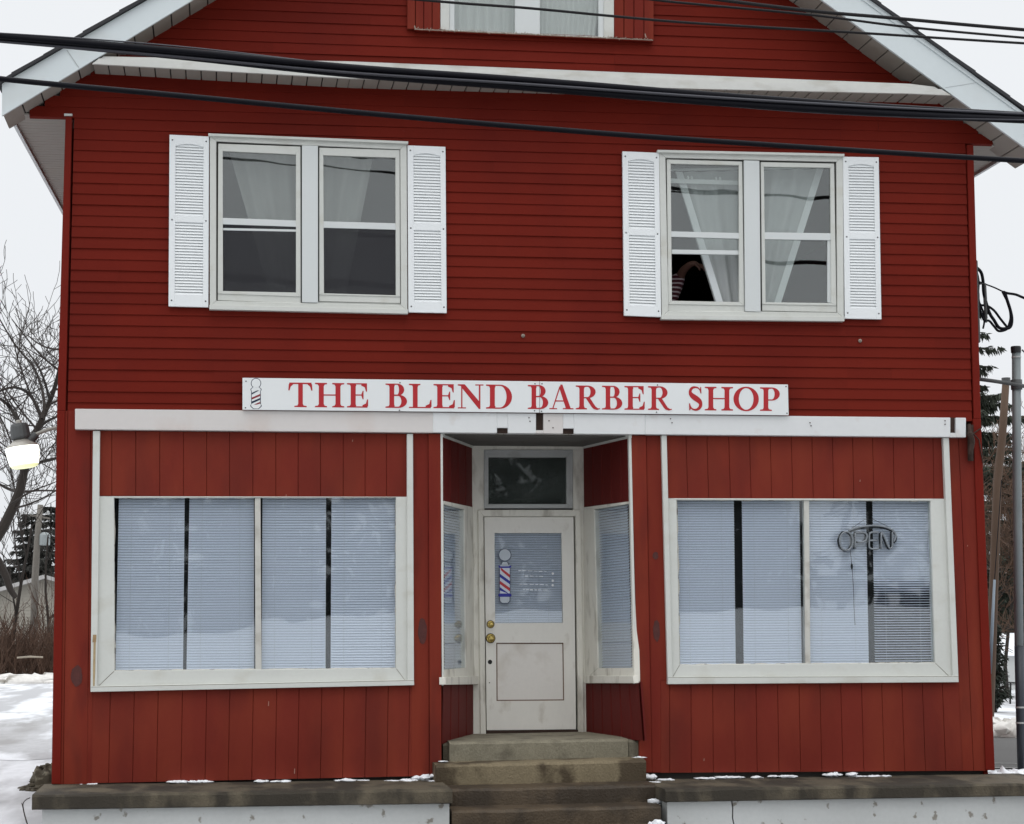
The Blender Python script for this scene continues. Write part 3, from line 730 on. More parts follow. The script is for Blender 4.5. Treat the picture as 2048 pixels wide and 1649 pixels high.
mb = MB()
for (a, b) in ((1058, 836), (1060, 843), (1341, 838), (1344, 846), (1620, 846), (1622, 852), (1890, 842), (1890, 849), (1098, 842), (1106, 856)):
    mb.lathe(P(a, b, YB-.006), (0, -1, 0), [(0, .006), (.004, .006), (.006, .002)], 8)
mb.build("band_nail", RUST, SH, sep=True)

# ---- double-hung windows of the upper floor
YW = -0.045
def quad_frame(outer, inner, y, dy, name, m, par, bev=.003):
    return MB().frame(Q(y, *outer), Q(y, *inner), (0, dy, 0)).build(name, m, par, bevel=bev)
def pane(par, corners, y, m=None, name="pane"):
    return MB().prism(Q(y, *corners), (0, .004, 0)).build(name, m or GLASS, par)
def inset(q, d, dt=None, db=None):
    dt = d if dt is None else dt; db = d if db is None else db
    return [(q[0][0]+d, q[0][1]+dt), (q[1][0]-d, q[1][1]+dt), (q[2][0]-d, q[2][1]-db), (q[3][0]+d, q[3][1]-db)]

def double_window(cas, units, mull, label):
    fr = quad_frame(cas, inset(cas, 13, 12, 12), YW, .10, "window", WHITE, SH, .004)
    fr['label'] = label
    MB().prism(Q(YW-.006, *mull), (0, .09, 0)).build("mullion", VINYL, fr, bevel=.003)
    # drip cap and sill
    t0, t1 = cas[0], cas[1]
    MB().prism(Q(YW-.03, (t0[0]-3, t0[1]-4), (t1[0]+3, t1[1]-4), (t1[0]+3, t1[1]+1), (t0[0]-3, t0[1]+1)), (0, .05, 0)).build("drip_cap", WHITE, fr, bevel=.002)
    b0, b1 = cas[3], cas[2]
    MB().prism(Q(YW-.028, (b0[0]-1, b0[1]-4), (b1[0]+1, b1[1]-4), (b1[0]+1, b1[1]+5), (b0[0]-1, b0[1]+5)), (0, .07, 0)).build("sill", WHITE, fr, bevel=.002)
    for u in units:
        op, g1_, g2_ = u['op'], u['up'], u['lo']
        # lining between the casing and the sashes
        MB().frame(Q(YW+.03, *[(op[0][0]-6, op[0][1]-5), (op[1][0]+6, op[1][1]-5), (op[2][0]+6, op[2][1]+10), (op[3][0]-6, op[3][1]+10)]), Q(YW+.03, *op), (0, .12, 0)).build("jamb", WHITE, fr)
        MB().frame(Q(YW+.022, *inset(op, -1.2)), Q(YW+.022, *inset(op, 4, 4, 12)), (0, .02, 0)).build("sash_gap_shadow", SEAM, fr)  # near-black strip, paints the shadow line between casing and storm frame
        # storm frame
        so = inset(op, 2.5, 2.5, 12)
        inner = [g1_[0], g1_[1], g2_[2], g2_[3]]
        quad_frame(so, inner, YW+.012, .03, "sash", WHITE, fr, .003)
        MB().prism(Q(YW+.02, (so[3][0], so[3][1]), (so[2][0], so[2][1]), (so[2][0], so[2][1]+13), (so[3][0], so[3][1]+13)), (0, .05, 0)).build("bottom_rail", WHITE, fr, bevel=.002)
        # meeting rail
        MB().prism(Q(YW+.018, (g1_[3][0]-1, g1_[3][1]), (g1_[2][0]+1, g1_[2][1]), (g2_[1][0]+1, g2_[1][1]), (g2_[0][0]-1, g2_[0][1])), (0, .03, 0)).build("meeting_rail", VINYL, fr, bevel=.002)
        pane(fr, [(g1_[0][0]-2, g1_[0][1]-2), (g1_[1][0]+2, g1_[1][1]-2), (g1_[2][0]+2, g1_[2][1]+2), (g1_[3][0]-2, g1_[3][1]+2)], YW+.032)
        lo = [(g2_[0][0]-2, g2_[0][1]-2), (g2_[1][0]+2, g2_[1][1]-2), (g2_[2][0]+2, g2_[2][1]+2), (g2_[3][0]-2, g2_[3][1]+2)]
        if u.get('rail'):
            r0, r1 = u['rail']
            a, b = g2_[0][0], g2_[1][0]
            MB().prism(Q(YW+.034, (a, r0), (b, r0+2), (b, r1+2), (a, r1)), (0, .025, 0)).build("storm_rail", VINYL, fr, bevel=.002)
            pane(fr, [lo[0], lo[1], (lo[1][0], r0+2), (lo[0][0], r0)], YW+.04)
        else:
            pane(fr, lo, YW+.045)
        if u.get('screen'):
            MB().prism(Q(YW+.026, *lo), (0, .002, 0)).build("insect_screen", SCREEN, fr)
        if u.get('rail2'):
            r0, r1 = u['rail2']
            MB().prism(Q(YW+.024, (g2_[0][0], r0), (g2_[1][0], r0+3), (g2_[1][0], r1+3), (g2_[0][0], r1)), (0, .02, 0)).build("screen_rail", VINYL, fr, bevel=.002)
        if u.get('rail3'):
            x0, x1 = u['rail3']
            MB().prism(Q(YW+.03, (x0, g2_[0][1]), (x1, g2_[1][1]), (x1, g2_[2][1]), (x0, g2_[3][1])), (0, .02, 0)).build("storm_stile", VINYL, fr, bevel=.002)
    # putty blemishes at the feet of the sashes
    return fr
WL = double_window([(419.5, 271), (813.5, 287), (815, 623), (419.5, 614)],
    [dict(op=[(434, 285), (603.5, 291), (604, 606), (433, 600)], up=[(445.4, 302.7), (591.9, 309.5), (591.9, 441.5), (444.5, 436)], lo=[(446, 449), (592, 454), (592, 585.5), (446, 582.5)], screen=1, rail2=(456.5, 461)),
     dict(op=[(636, 293), (802, 298), (803, 606), (636, 602)], up=[(646.7, 311), (790.9, 316), (790.9, 447), (646.7, 443)], lo=[(648, 456), (791.5, 460), (791.7, 591), (648, 587)], screen=1)],
    [(604, 291), (636, 292), (636, 606), (604, 605)], "white double window over the left shop window, dark screens in its lower halves")
WR = double_window([(1318, 304), (1686, 312), (1688, 638), (1324, 634)],
    [dict(op=[(1331, 316.6), (1487, 321), (1491, 624), (1334, 621)], up=[(1341.6, 328), (1477.8, 331), (1477.8, 466.5), (1342, 463)], lo=[(1343.5, 474), (1478, 478), (1478.5, 604.6), (1344, 602)], rail=(499.5, 508)),
     dict(op=[(1519, 322), (1671, 325), (1675.6, 624), (1522, 621)], up=[(1528, 334), (1661, 336), (1661, 467), (1529, 465)], lo=[(1531, 479), (1662, 481), (1662.5, 606.7), (1531.5, 605)], rail3=(1655, 1662))],
    [(1488, 321), (1519, 322), (1521.5, 624), (1490.5, 623)], "white double window over the right shop window, left lower sash raised open")

# ---- shutters: rails, stiles and real louvres
def shutter(c, l1, l2, label):
    y = -0.05; dz = .030
    fr = MB()
    tl, tr, br, bl_ = c
    def row(t): return (lerp(tl[0], bl_[0], t), lerp(tl[1], bl_[1], t)), (lerp(tr[0], br[0], t), lerp(tr[1], br[1], t))
    H = bl_[1]-tl[1]
    def band(ta, tb, ua, ub):
        a, b = row(ta); c2, d = row(tb)
        return Q(y, (lerp(a[0], b[0], ua), lerp(a[1], b[1], ua)), (lerp(a[0], b[0], ub), lerp(a[1], b[1], ub)), (lerp(c2[0], d[0], ub), lerp(c2[1], d[1], ub)), (lerp(c2[0], d[0], ua), lerp(c2[1], d[1], ua)))
    u0, u1 = .155, .86
    fr.prism(band(0, 1, 0, u0), (0, dz, 0)); fr.prism(band(0, 1, u1, 1), (0, dz, 0))
    ts = (0, l1[0], l1[1], l2[0], l2[1], 1)
    for i in (0, 2, 4): fr.prism(band(ts[i], ts[i+1], u0, u1), (0, dz, 0))
    # arched head of the upper louvre field
    a, b = row(l1[0]); pts = []
    for i in range(13):
        uu = lerp(u0, u1, i/12); hh = .013*(1-math.sin(math.pi*i/12))
        pts.append(P(lerp(a[0], b[0], uu), lerp(a[1], b[1], uu)+H*hh, y))
    fr.prism(pts+[P(lerp(a[0], b[0], u1), lerp(a[1], b[1], u1)-1, y), P(lerp(a[0], b[0], u0), lerp(a[1], b[1], u0)-1, y)], (0, dz, 0))
    o = fr.build("shutter", SHUTV, SH, bevel=.002); o['label'] = label
    lv = MB()
    for (ta, tb) in (l1, l2):
        n = int((tb-ta)*H/5.7)
        for i in range(n):
            q = band(lerp(ta, tb, i/n), lerp(ta, tb, (i+.95)/n), u0, u1)
            q = [q[0]+V((0, .017, 0)), q[1]+V((0, .017, 0)), q[2]+V((0, .004, 0)), q[3]+V((0, .004, 0))]
            lv.prism(q, (0, .004, 0))
    lv.build("louvre", SHUTV, o)
    bkm = MB(); bkm.prism([p+V((0, .027, 0)) for p in band(.03, .97, .05, .95)], (0, .003, 0)); bkm.build("shutter_back", SHUTV, o)
    sc = MB()
    for t in (.03, .495, .965):
        for u in (.075, .93):
            a, b = row(t); sc.lathe(P(lerp(a[0], b[0], u), lerp(a[1], b[1], u), y), (0, -1, 0), [(0, .008), (.003, .007), (.004, .002)], 8)
    sc.build("screw", SCREW, o, sep=True)
shutter([(339, 269.6), (418, 273.4), (416.7, 615), (337, 613)], (.05, .468), (.507, .93), "white louvred shutter at far left of the upper floor")
shutter([(815, 291), (891, 294), (893.4, 626.5), (817, 625)], (.045, .465), (.507, .935), "white louvred shutter right of the dark screened window")
shutter([(1245, 303), (1318, 306), (1322.5, 634.5), (1248.4, 631.6)], (.045, .468), (.508, .935), "white louvred shutter left of the open window")
shutter([(1686, 313.7), (1757.6, 315), (1763, 639), (1690, 637.5)], (.045, .468), (.508, .935), "white louvred shutter at far right of the upper floor")

# ---- gable window with red boarded shutters
YGW = YG-.045
gw = MB().frame(Q(YGW, (881, -190), (1228, -175), (1228, 75), (881, 59)), Q(YGW, (899, -170), (1208, -158), (1208, 78), (899, 62)), (0, .1, 0)).build("window", WHITE, SH, bevel=.003)
gw['label'] = "white double window with pleated curtains up in the gable"
mb = MB(); mb.prism(Q(YGW-.004, (1030, -170), (1080, -168), (1080, 69), (1030, 67)), (0, .08, 0)); mb.build("mullion", VINYL, gw, bevel=.004)
mb = MB(); mb.prism(Q(YGW+.015, (899, -170), (909, -170), (909, 62), (899, 62)), (0, .04, 0)); mb.prism(Q(YGW+.015, (1197, -160), (1208, -160), (1208, 75), (1197, 75)), (0, .04, 0)); mb.build("sash_stile", VINYL, gw, bevel=.003, sep=True)
pane(gw, [(907, -170), (1032, -168), (1032, 68), (907, 62)], YGW+.03); pane(gw, [(1078, -168), (1199, -160), (1199, 75), (1078, 70)], YGW+.03)
for (a, b, t, lab) in ((814, 881, (58, 60), "plain red boarded shutter left of the gable window"), (1228, 1308, (75, 80), "plain red boarded shutter right of the gable window")):
    mb = MB(); n = 4
    for i in range(n):
        xa, xb = lerp(a, b, i/n)+.6, lerp(a, b, (i+1)/n)-.6
        yo = -.004 if (i == 0 or i == 3) else 0
        mb.prism(Q(YGW+yo, (xa, -190), (xb, -190), (xb, lerp(t[0], t[1], (i+1)/n)), (xa, lerp(t[0], t[1], i/n))), (0, .05, 0))
    o = mb.build("shutter", RED_F, SH, bevel=.003); o['label'] = lab
MB().prism(Q(YGW-.02, (829, 58), (1306, 80), (1306, 84), (829, 62)), (0, .1, 0)).build("window_ledge", RED_C, SH)

# ---- display windows
def display(strips, board_o, board_i, sill, mull, glass, lab):
    y = -.03
    fr = MB().frame(Q(y, *board_o), Q(y, *board_i), (0, .10, 0)).build("display_window", WHITE, SH, bevel=.003)
    fr['label'] = lab
    mb = MB()
    for s_ in strips: mb.prism(Q(y-.03, *s_), (0, .06, 0))
    mb.build("side_strip", WHITE, fr, bevel=.003, sep=True)
    mb = MB(); mb.prism(Q(y-.036, *sill), (0, .07, 0)); mb.build("sill", WHITE, fr, bevel=.003)
    mb = MB(); mb.prism(Q(y+.012, *mull), (0, .06, 0)); mb.build("mullion", mat("worn_mullion_paint", (.52, .51, .47), .5, .08, 4, stain=(.25, .22, .18), stain_amt=.5, stain_scale=6), fr, bevel=.003)
    MB().prism(Q(y+.03, *glass), (0, .005, 0)).build("pane", GLASSD, fr)
    # crumbling putty line round the glass
    pt = MB(); loop = []
    for i in range(4):
        a, b = glass[i], glass[(i+1) % 4]
        loop += [P(lerp(a[0], b[0], k/60), lerp(a[1], b[1], k/60), y+.027) for k in range(60)]
    pt.tube(loop+[loop[0]], [max(.0015, .0062*(1+1.6*noise.noise(p*9))) for p in loop+[loop[0]]], 5)
    pt.build("putty", PUTTY, fr)
    return fr
DL = display([[(186, 862), (200, 862), (194, 1378), (181, 1384)], [(814, 868), (826, 868), (828, 1371), (815, 1367)]],
    [(198, 993), (815, 994), (815, 1368), (192, 1376)], [(228, 996), (792, 995), (792, 1337), (229, 1342)],
    [(181, 1373), (828, 1360), (828.5, 1371), (181, 1384.5)], [(509.7, 996), (521, 996), (523, 1340), (511, 1341)],
    [(228, 996), (792, 995), (792, 1337), (229, 1342)], "wide display window left of the doorway, four blinds behind its glass")
DR = display([[(1323, 871), (1333.5, 871), (1345, 1358), (1336, 1368)], [(1886.5, 876), (1898, 876), (1917.5, 1365), (1906, 1360)]],
    [(1334, 997), (1889, 998), (1908, 1362), (1340, 1364)], [(1353, 1000), (1861, 1002), (1870, 1326), (1359.5, 1330)],
    [(1336, 1354), (1917, 1352), (1917.5, 1365), (1336, 1369)], [(1608, 1001), (1618.5, 1001), (1621, 1328), (1611, 1329)],
    [(1353, 1000), (1861, 1002), (1870, 1326), (1359.5, 1330)], "wide display window right of the doorway, neon sign behind its glass")
# little rusty latch plate on the left strip
MB().prism(Q(-.064, (186, 1270), (193, 1270), (192, 1285), (185, 1285)), (0, .004, 0)).build("latch_plate", mat("rusty_plate", (.30, .20, .10), .7, .3, 20), SH)

MB().prism(Q(-.0612, (187, 1285), (191.5, 1285), (190.5, 1340), (189, 1378), (186, 1380), (186, 1330)), (0, .0008, 0)).build("rust_run", mat("rust_run_stain", (.36, .27, .15), .7, .3, 12, .2, 40), SH)
for (p, q, yy) in (((193, 1377), (228, 1343), -.0312), ((815, 1368), (793, 1338), -.0312), ((1340, 1364), (1359, 1331), -.0312), ((1907, 1362), (1871, 1327), -.0312), ((182, 1374.6), (828, 1361.2), -.0668), ((1336, 1355.2), (1917, 1353.2), -.0668)):
    a, b = P(*p, yy), P(*q, yy); d = (b-a).normalized(); nrm = V((-d.z, 0, d.x))*.0022
    MB().prism([a-nrm, b-nrm, b+nrm, a+nrm], (0, .0006, 0)).build("joint_line", mat("dirty_joint", (.22, .20, .16), .8, .4, 14), SH)

# ---- the recessed doorway
YD = 1.10
A0, A1 = P(884, 1100), P(945, 1100, YD)
B0, B1 = P(1262, 1100), P(1168.5, 1100, YD)
nA = V((-(A1-A0).y, (A1-A0).x, 0)).normalized(); nB = V(((B1-B0).y, -(B1-B0).x, 0)).normalized()
if nA.x < 0: nA = -nA
if nB.x > 0: nB = -nB
def SA(o, *pp): return [PP(a, b, A0+nA*o, nA) for a, b in pp]
def SB(o, *pp): return [PP(a, b, B0+nB*o, nB) for a, b in pp]
def grooved_side(fn, n_, TL, TR, BR, BL, ng, name, m):
    mb = MB(); tl, tr, br, bl_ = fn(0, TL, TR, BR, BL)
    us = [0]; ds = [0]
    for i in range(1, ng): us += [i/ng-.012, i/ng, i/ng+.012]; ds += [0, .008, 0]
    us.append(1); ds.append(0); n = len(us)
    mb.add([tl.lerp(tr, u)-n_*d for u, d in zip(us, ds)]+[bl_.lerp(br, u)-n_*d for u, d in zip(us, ds)], [(i, n+i, n+i+1, i+1) for i in range(n-1)])
    mb.prism([p-n_*.02 for p in (tl, tr, br, bl_)], -n_*.02)
    return mb.build(name, m, SH, fix=False)
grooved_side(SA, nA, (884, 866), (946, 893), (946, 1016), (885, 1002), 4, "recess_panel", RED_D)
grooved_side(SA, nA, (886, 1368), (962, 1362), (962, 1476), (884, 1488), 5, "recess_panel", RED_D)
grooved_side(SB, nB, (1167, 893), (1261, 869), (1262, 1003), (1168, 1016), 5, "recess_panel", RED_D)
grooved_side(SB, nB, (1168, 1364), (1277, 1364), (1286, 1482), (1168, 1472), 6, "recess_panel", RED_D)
# side lights
def side_light(fn, n_, outer, glass, sill, lab):
    fr = MB().frame(fn(.010, *outer), fn(.010, *glass), -n_*.06).build("side_window", FRAMEP, SH, bevel=.003)
    fr['label'] = lab
    MB().prism(fn(.05, *sill), -n_*.06).build("sill", FRAMEP, fr, bevel=.003)
    MB().prism(fn(.0, *glass), -n_*.005).build("pane", GLASSD, fr)
    return fr
S1 = side_light(SA, nA, [(886, 1002), (947, 1015), (950, 1366), (888, 1366)], [(887.5, 1009), (929, 1019), (932, 1336), (888, 1340)],
    [(891, 1355), (958, 1352), (958, 1369), (891, 1370)], "narrow side window in the left return of the doorway")
S2 = side_light(SB, nB, [(1167, 1015), (1260, 1003), (1269, 1364), (1166, 1364)], [(1188, 1019), (1258, 1008), (1265, 1336), (1196, 1337)],
    [(1168, 1352), (1266, 1352), (1267, 1367), (1168, 1367)], "narrow side window in the right return of the doorway")
# white edge strips of the recess
mb = MB()
mb.prism(Q(-.045, (881, 868), (885.5, 868), (887.5, 1372), (884, 1372)), (0, .06, 0))
mb.prism(Q(-.045, (1257.5, 871), (1262.5, 871), (1273.5, 1368), (1268, 1368)), (0, .06, 0))
mb.build("edge_strip", WHITE, SH, bevel=.002, sep=True)
# recess ceiling
sb, ss = MB(), MB()
zc = P(1070, 868, 0).z
a, b = V((P(850, 867).x, -.02, zc)), V((P(1300, 870).x, -.02, zc+.0))
L_ = (b-a).length; n = int(L_/.125)
for i in range(n):
    sb.box((a.x+i*.125+.004, -.03, zc), (a.x+(i+1)*.125-.004, YD+.15, zc+.012))
ss.box((a.x, -.03, zc+.012), (b.x, YD+.15, zc+.02))
sb.build("recess_ceiling", mat("recess_ceiling_vinyl", (.62, .59, .53), .6, .06, 2, .04, 20, stain=(.35, .31, .25), stain_amt=.5, stain_scale=3, stain_lo=.55, stain_hi=.8), SH); ss.build("ceiling_seam", SEAM, SH)
mb = MB()
for (fn, n_, p, q) in ((SA, nA, (884, 866), (946, 893)), (SB, nB, (1167, 893), (1261, 869))):
    u, v = fn(.012, p, q); u.z = v.z = zc-.001; mb.prism([u, v, v-V((0, 0, .035)), u-V((0, 0, .035))], -n_*.012)
mb.build("ceiling_trim", WHITE, SH, sep=True)
# door wall: boards round the transom and the door
mb = MB()
mb.prism(Q(YD, (930, 880), (1185, 880), (1185, 900), (930, 900)), (0, .06, 0))
mb.prism(Q(YD, (930, 900), (969, 900), (969, 1021), (930, 1021)), (0, .06, 0))
mb.prism(Q(YD, (1146, 900), (1185, 900), (1185, 1021), (1146, 1021)), (0, .06, 0))
mb.prism(Q(YD, (940, 1021), (957, 1021), (962, 1480), (944, 1480)), (0, .06, 0))
mb.prism(Q(YD, (1161, 1021), (1180, 1021), (1184, 1480), (1167, 1480)), (0, .06, 0))
mb.build("door_wall", FRAMEP, SH, bevel=.003, sep=True)
tr_ = MB().frame(Q(YD-.01, (968, 900), (1146, 900), (1146, 1017), (968, 1017)), Q(YD-.01, (977, 915), (1133, 915), (1133, 1008.5), (977, 1008.5)), (0, .06, 0)).build("transom", TRANSP, SH, bevel=.004)
tr_['label'] = "dusty dark transom window over the shop door"
MB().prism(Q(YD+.025, (975, 913), (1135, 913), (1135, 1010), (975, 1010)), (0, .004, 0)).build("pane", GLASST, tr_)
# casing
cs = MB()
cs.prism(Q(YD-.02, (956, 1020), (1161.5, 1020), (1151, 1033), (967, 1033)), (0, .08, 0))
cs.prism(Q(YD-.02, (956, 1020), (967, 1033), (972, 1474), (961, 1474)), (0, .08, 0))
cs.prism(Q(YD-.02, (1161.5, 1020), (1168.5, 1470), (1157, 1470), (1151, 1033)), (0, .08, 0))
cs.build("door_casing", FRAMEP, SH, bevel=.004, sep=True)
MB().prism(Q(YD+.0, (968, 1461), (1158, 1460), (1160, 1474), (967, 1474)), (0, .10, 0)).build("threshold", RUST, SH)
# the door
yd = YD+.018
D_o = [(968.5, 1034), (1147, 1034), (1152, 1459), (973.5, 1461)]
D_g = [(989, 1066.5), (1123, 1066.5), (1126, 1246), (990.3, 1247)]
D_p = [(992.4, 1286), (1127, 1286), (1128.5, 1401.5), (993, 1402.5)]
dr = MB()
def sm(t): return (lerp(D_o[0][0], D_o[3][0], t), lerp(D_o[0][1], D_o[3][1], t)), (lerp(D_o[1][0], D_o[2][0], t), lerp(D_o[1][1], D_o[2][1], t))
dr.frame(Q(yd, D_o[0], D_o[1], (1150, 1266), (971.5, 1266)), Q(yd, *D_g), (0, .045, 0))
dr.frame(Q(yd, (971.5, 1266), (1150, 1266), D_o[2], D_o[3]), Q(yd, *D_p), (0, .045, 0))
door = dr.build("door", DOORP, SH)
door['label'] = "off white half glazed shop door with brass locks"
MB().prism(Q(yd+.014, (991, 1285), (1128, 1285), (1130, 1403), (991, 1404)), (0, .02, 0)).build("door_panel", mat("door_panel_paint", (.72, .69, .645), .5, .05, 2, .04, 30, stain=(.42, .36, .28), stain_amt=.5, stain_scale=3), door)
mb = MB().frame(Q(yd+.010, *D_p), Q(yd+.010, *inset(D_p, 2.2)), (0, .006, 0)).build("panel_crack", mat("dirty_panel_edge", (.15, .085, .05), .8, .5, 16, .3, 60), door)
MB().prism(Q(yd+.02, (988, 1065), (1124, 1065), (1127, 1248), (989, 1249)), (0, .005, 0)).build("pane", GLASSD, door)
for (a, b, r) in ((981, 1249, .034), (981, 1277, .042)):
    mb = MB(); c = P(a, b, yd)
    mb.lathe(c, (0, -1, 0), [(0, r), (.006, r), (.010, r*.9), (.012, r*.55), (.03, r*.5), (.036, r*.72), (.05, r*.75), (.058, r*.5), (.06, .004)], 20)
    mb.build("door_knob" if r > .04 else "deadbolt", BRASS, door, smooth=False)
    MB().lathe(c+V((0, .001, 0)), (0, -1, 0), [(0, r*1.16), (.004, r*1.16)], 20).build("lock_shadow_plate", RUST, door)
MB().lathe(P(980, 1324.5, yd), (0, -1, 0), [(0, .022), (.002, .022)], 16).build("keyhole", DARK, door)
MB().lathe(P(979, 1366, yd), (0, -1, 0), [(0, .006), (.002, .006)], 8).build("nail_hole", DARK, door)

# flat barber pole picture made of thin layers: on the door glass and on the sign
def barber_art(par, fy, x0, x1, ytop, ybot, style):
    """flat emblem; fy(layer) gives the plane depth"""
    cx = (x0+x1)/2; Wd = x1-x0; H = ybot-ytop
    def pl(l, pts, m, nm): MB().prism([P(cx+u*Wd, ytop+t*H, fy(l)) for u, t in pts], (0, .0006, 0)).build(nm, m, par)
    circ = lambda c, r: [(r*math.cos(2*math.pi*i/28), c+r*Wd/H*math.sin(2*math.pi*i/28)) for i in range(28)]
    if style == 'door':
        pl(0, circ(.12, .52), DECO, "emblem_outline"); pl(1, circ(.12, .45), DECG, "emblem_ball")
        pl(0, [(-.2, .235), (.2, .235), (.36, .30), (.36, .34), (-.36, .34), (-.36, .30)], DECO, "emblem_outline"); pl(1, [(-.16, .245), (.16, .245), (.28, .30), (-.28, .30)], DECG, "emblem_neck")
        pl(2, [(-.52, .31), (.52, .31), (.44, .355), (-.44, .355)], DECB, "emblem_collar"); pl(3, [(-.40, .305), (.40, .305), (.34, .325), (-.34, .325)], DECG, "emblem_collar_top")
        pl(0, [(-.44, .35), (.44, .35), (.44, .84), (-.44, .84)], DECO, "emblem_outline"); pl(1, [(-.39, .35), (.39, .35), (.39, .84), (-.39, .84)], DECW, "emblem_white")
        for i, t in enumerate((.345, .46, .585, .70)):
            b = t+.13
            pts = [(-.39, t), (-.39, t+.06), (.39, min(.83, b+.06)), (.39, min(.83, b))] if i else [(-.34, t), (-.30, t+.055), (.39, b+.06), (.39, b)]
            pl(2, pts, DECR if i % 2 == 0 else DECB, "emblem_stripe")
        pl(3, [(-.44, .815), (.44, .815), (.54, .845), (.44, .875), (-.44, .875), (-.54, .845)], DECB, "emblem_collar")
        pl(0, [(-.44, .87), (.44, .87), (.42, .96), (.25, 1.0), (-.25, 1.0), (-.42, .96)], DECO, "emblem_outline"); pl(1, [(-.38, .87), (.38, .87), (.36, .95), (.22, .985), (-.22, .985), (-.36, .95)], DECG, "emblem_base")
    else:
        pl(0, circ(.155, .47), SIGNN, "emblem_outline"); pl(1, circ(.155, .41), SIGNW, "emblem_ball")
        body = [(-.26, .27), (.26, .27), (.5, .34), (.5, .38), (.44, .41), (.44, .85), (.52, .87), (.5, .92), (.25, 1.0), (-.25, 1.0), (-.5, .92), (-.52, .87), (-.44, .85), (-.44, .41), (-.5, .38), (-.5, .34)]
        pl(0, body, SIGNN, "emblem_outline"); pl(1, [(u*.86, .5+(t-.5)*.965+.0) for u, t in body], SIGNW, "emblem_white")
        for i, t in enumerate((.40, .525, .655, .78)):
            lo = t+.10
            pts = [(-.38, lo), (.38, t-.02), (.38, t+.045), (-.38, lo+.065)] if i not in (0, 3) else ([(-.38, .47), (.10, .39), (.30, .39), (-.38, .525)] if i == 0 else [(-.2, .855), (.38, .765), (.38, .82), (.1, .855)])
            pl(2, pts, SIGNN if i % 2 == 0 else SIGNE, "emblem_stripe")
wl = MB(); rng = random.Random(9)
for row, (u0, u1) in enumerate(((1037, 1090), (1050, 1082), (1040, 1092), (1046, 1088))):
    x = u0
    while x < u1:
        w_ = rng.uniform(3, 9); yy = 1141+row*10.5+(6 if row > 1 else 0)+(x-u0)*.03; hh = rng.uniform(1.2, 2.2)
        wl.prism(Q(yd+.019, (x, yy), (x+w_, yy+.3), (x+w_, yy+hh), (x, yy+hh)), (0, .0006, 0)); x += w_+rng.uniform(1.5, 5)
tag(wl.build("worn_lettering", mat("worn_letter_film", (.86, .88, .92), .4)), "faint worn away lettering in the middle of the door glass", "lettering")
for (yy, lb) in ((1147.5, "white dot sticker on the door glass, topmost of three"), (1162, "white dot sticker on the door glass, middle of three"), (1171, "white dot sticker on the door glass, lowest of three")):
    tag(MB().lathe(P(1105.5, yy, yd+.019), (0, -1, 0), [(0, .0115), (.0008, .0115)], 12).build("dot_sticker", mat("white_sticker", (.85, .85, .85), .4)), lb, "sticker", "white dots on the door glass")
dec = thing("window_sticker", P(1009, 1207, yd+.018), "red white and blue barber pole sticker on the door glass", "sticker")
barber_art(dec, lambda l: yd+.0185-.0012*l, 997, 1022.5, 1097, 1208, 'door')

# ================================================================== THINGS ON THE BUILDING
# ---- shop sign with serif letters
YS = -.115
sg = thing("shop_sign", P(1030, 826, YS), "long white board sign with red serif lettering over the shop front", "sign")
MB().prism(Q(YS, (485, 756), (1079, 763.2), (1079, 825.8), (485, 820)), (0, .02, 0)).build("sign_panel", SIGNW, sg, bevel=.002)
MB().prism(Q(YS, (1080, 763.3), (1576, 769.5), (1577.5, 831), (1080, 825.9)), (0, .02, 0)).build("sign_panel", SIGNW, sg, bevel=.002)
def ell(cx, cy, rx, ry, a0, a1, n=18): return [(cx+rx*math.cos(math.radians(lerp(a0, a1, i/n))), cy+ry*math.sin(math.radians(lerp(a0, a1, i/n)))) for i in range(n+1)]
def stem(x0, x1, l=.11, r=.11, top=True, bot=True):
    o = [[(x0, 0), (x1, 0), (x1, 1), (x0, 1)]]
    for on, y, s_ in ((bot, 0, 1), (top, 1, -1)):
        if on:
            t = y+s_*.05; u = y+s_*.14
            o.append([(x0-l, y), (x0, y), (x0, u), (x0-.03, t+s_*.02), (x0-l, t)]); o.append([(x1+r, y), (x1, y), (x1, u), (x1+.03, t+s_*.02), (x1+r, t)])
    return o
def bowl(x0, yb, yt, ox, ix, tk=.05):
    cy, ry = (yb+yt)/2, (yt-yb)/2
    xm = x0+(ox-x0)*.3
    outer = [(x0, yt)]+ell(xm, cy, ox-xm, ry, 90, -90)+[(x0, yb)]
    inner = [(x0, yb+tk)]+ell(xm, cy, ix-xm, ry-tk, -90, 90)+[(x0, yt-tk)]
    o = []
    n = len(outer); inn = list(reversed(inner))
    for i in range(n-1): o.append([outer[i], outer[i+1], inn[i+1], inn[i]])
    return o
def ring(ox, oy, ix, iy, n=32):
    o = []
    for i in range(n):
        a, b = 2*math.pi*i/n, 2*math.pi*(i+1)/n
        o.append([(.5+ox*math.cos(a), .5+oy*math.sin(a)), (.5+ox*math.cos(b), .5+oy*math.sin(b)), (.5+ix*math.cos(b), .5+iy*math.sin(b)), (.5+ix*math.cos(a), .5+iy*math.sin(a))])
    return o
def ribbon(path, ws):
    o = []; n = len(path); L_, R_ = [], []
    for i, (x, y) in enumerate(path):
        a, b = path[max(0, i-1)], path[min(n-1, i+1)]; dx, dy = b[0]-a[0], b[1]-a[1]; l = math.hypot(dx, dy) or 1
        nx, ny = -dy/l, dx/l; L_.append((x+nx*ws[i]/2, y+ny*ws[i]/2)); R_.append((x-nx*ws[i]/2, y-ny*ws[i]/2))
    for i in range(n-1): o.append([L_[i], L_[i+1], R_[i+1], R_[i]])
    return o
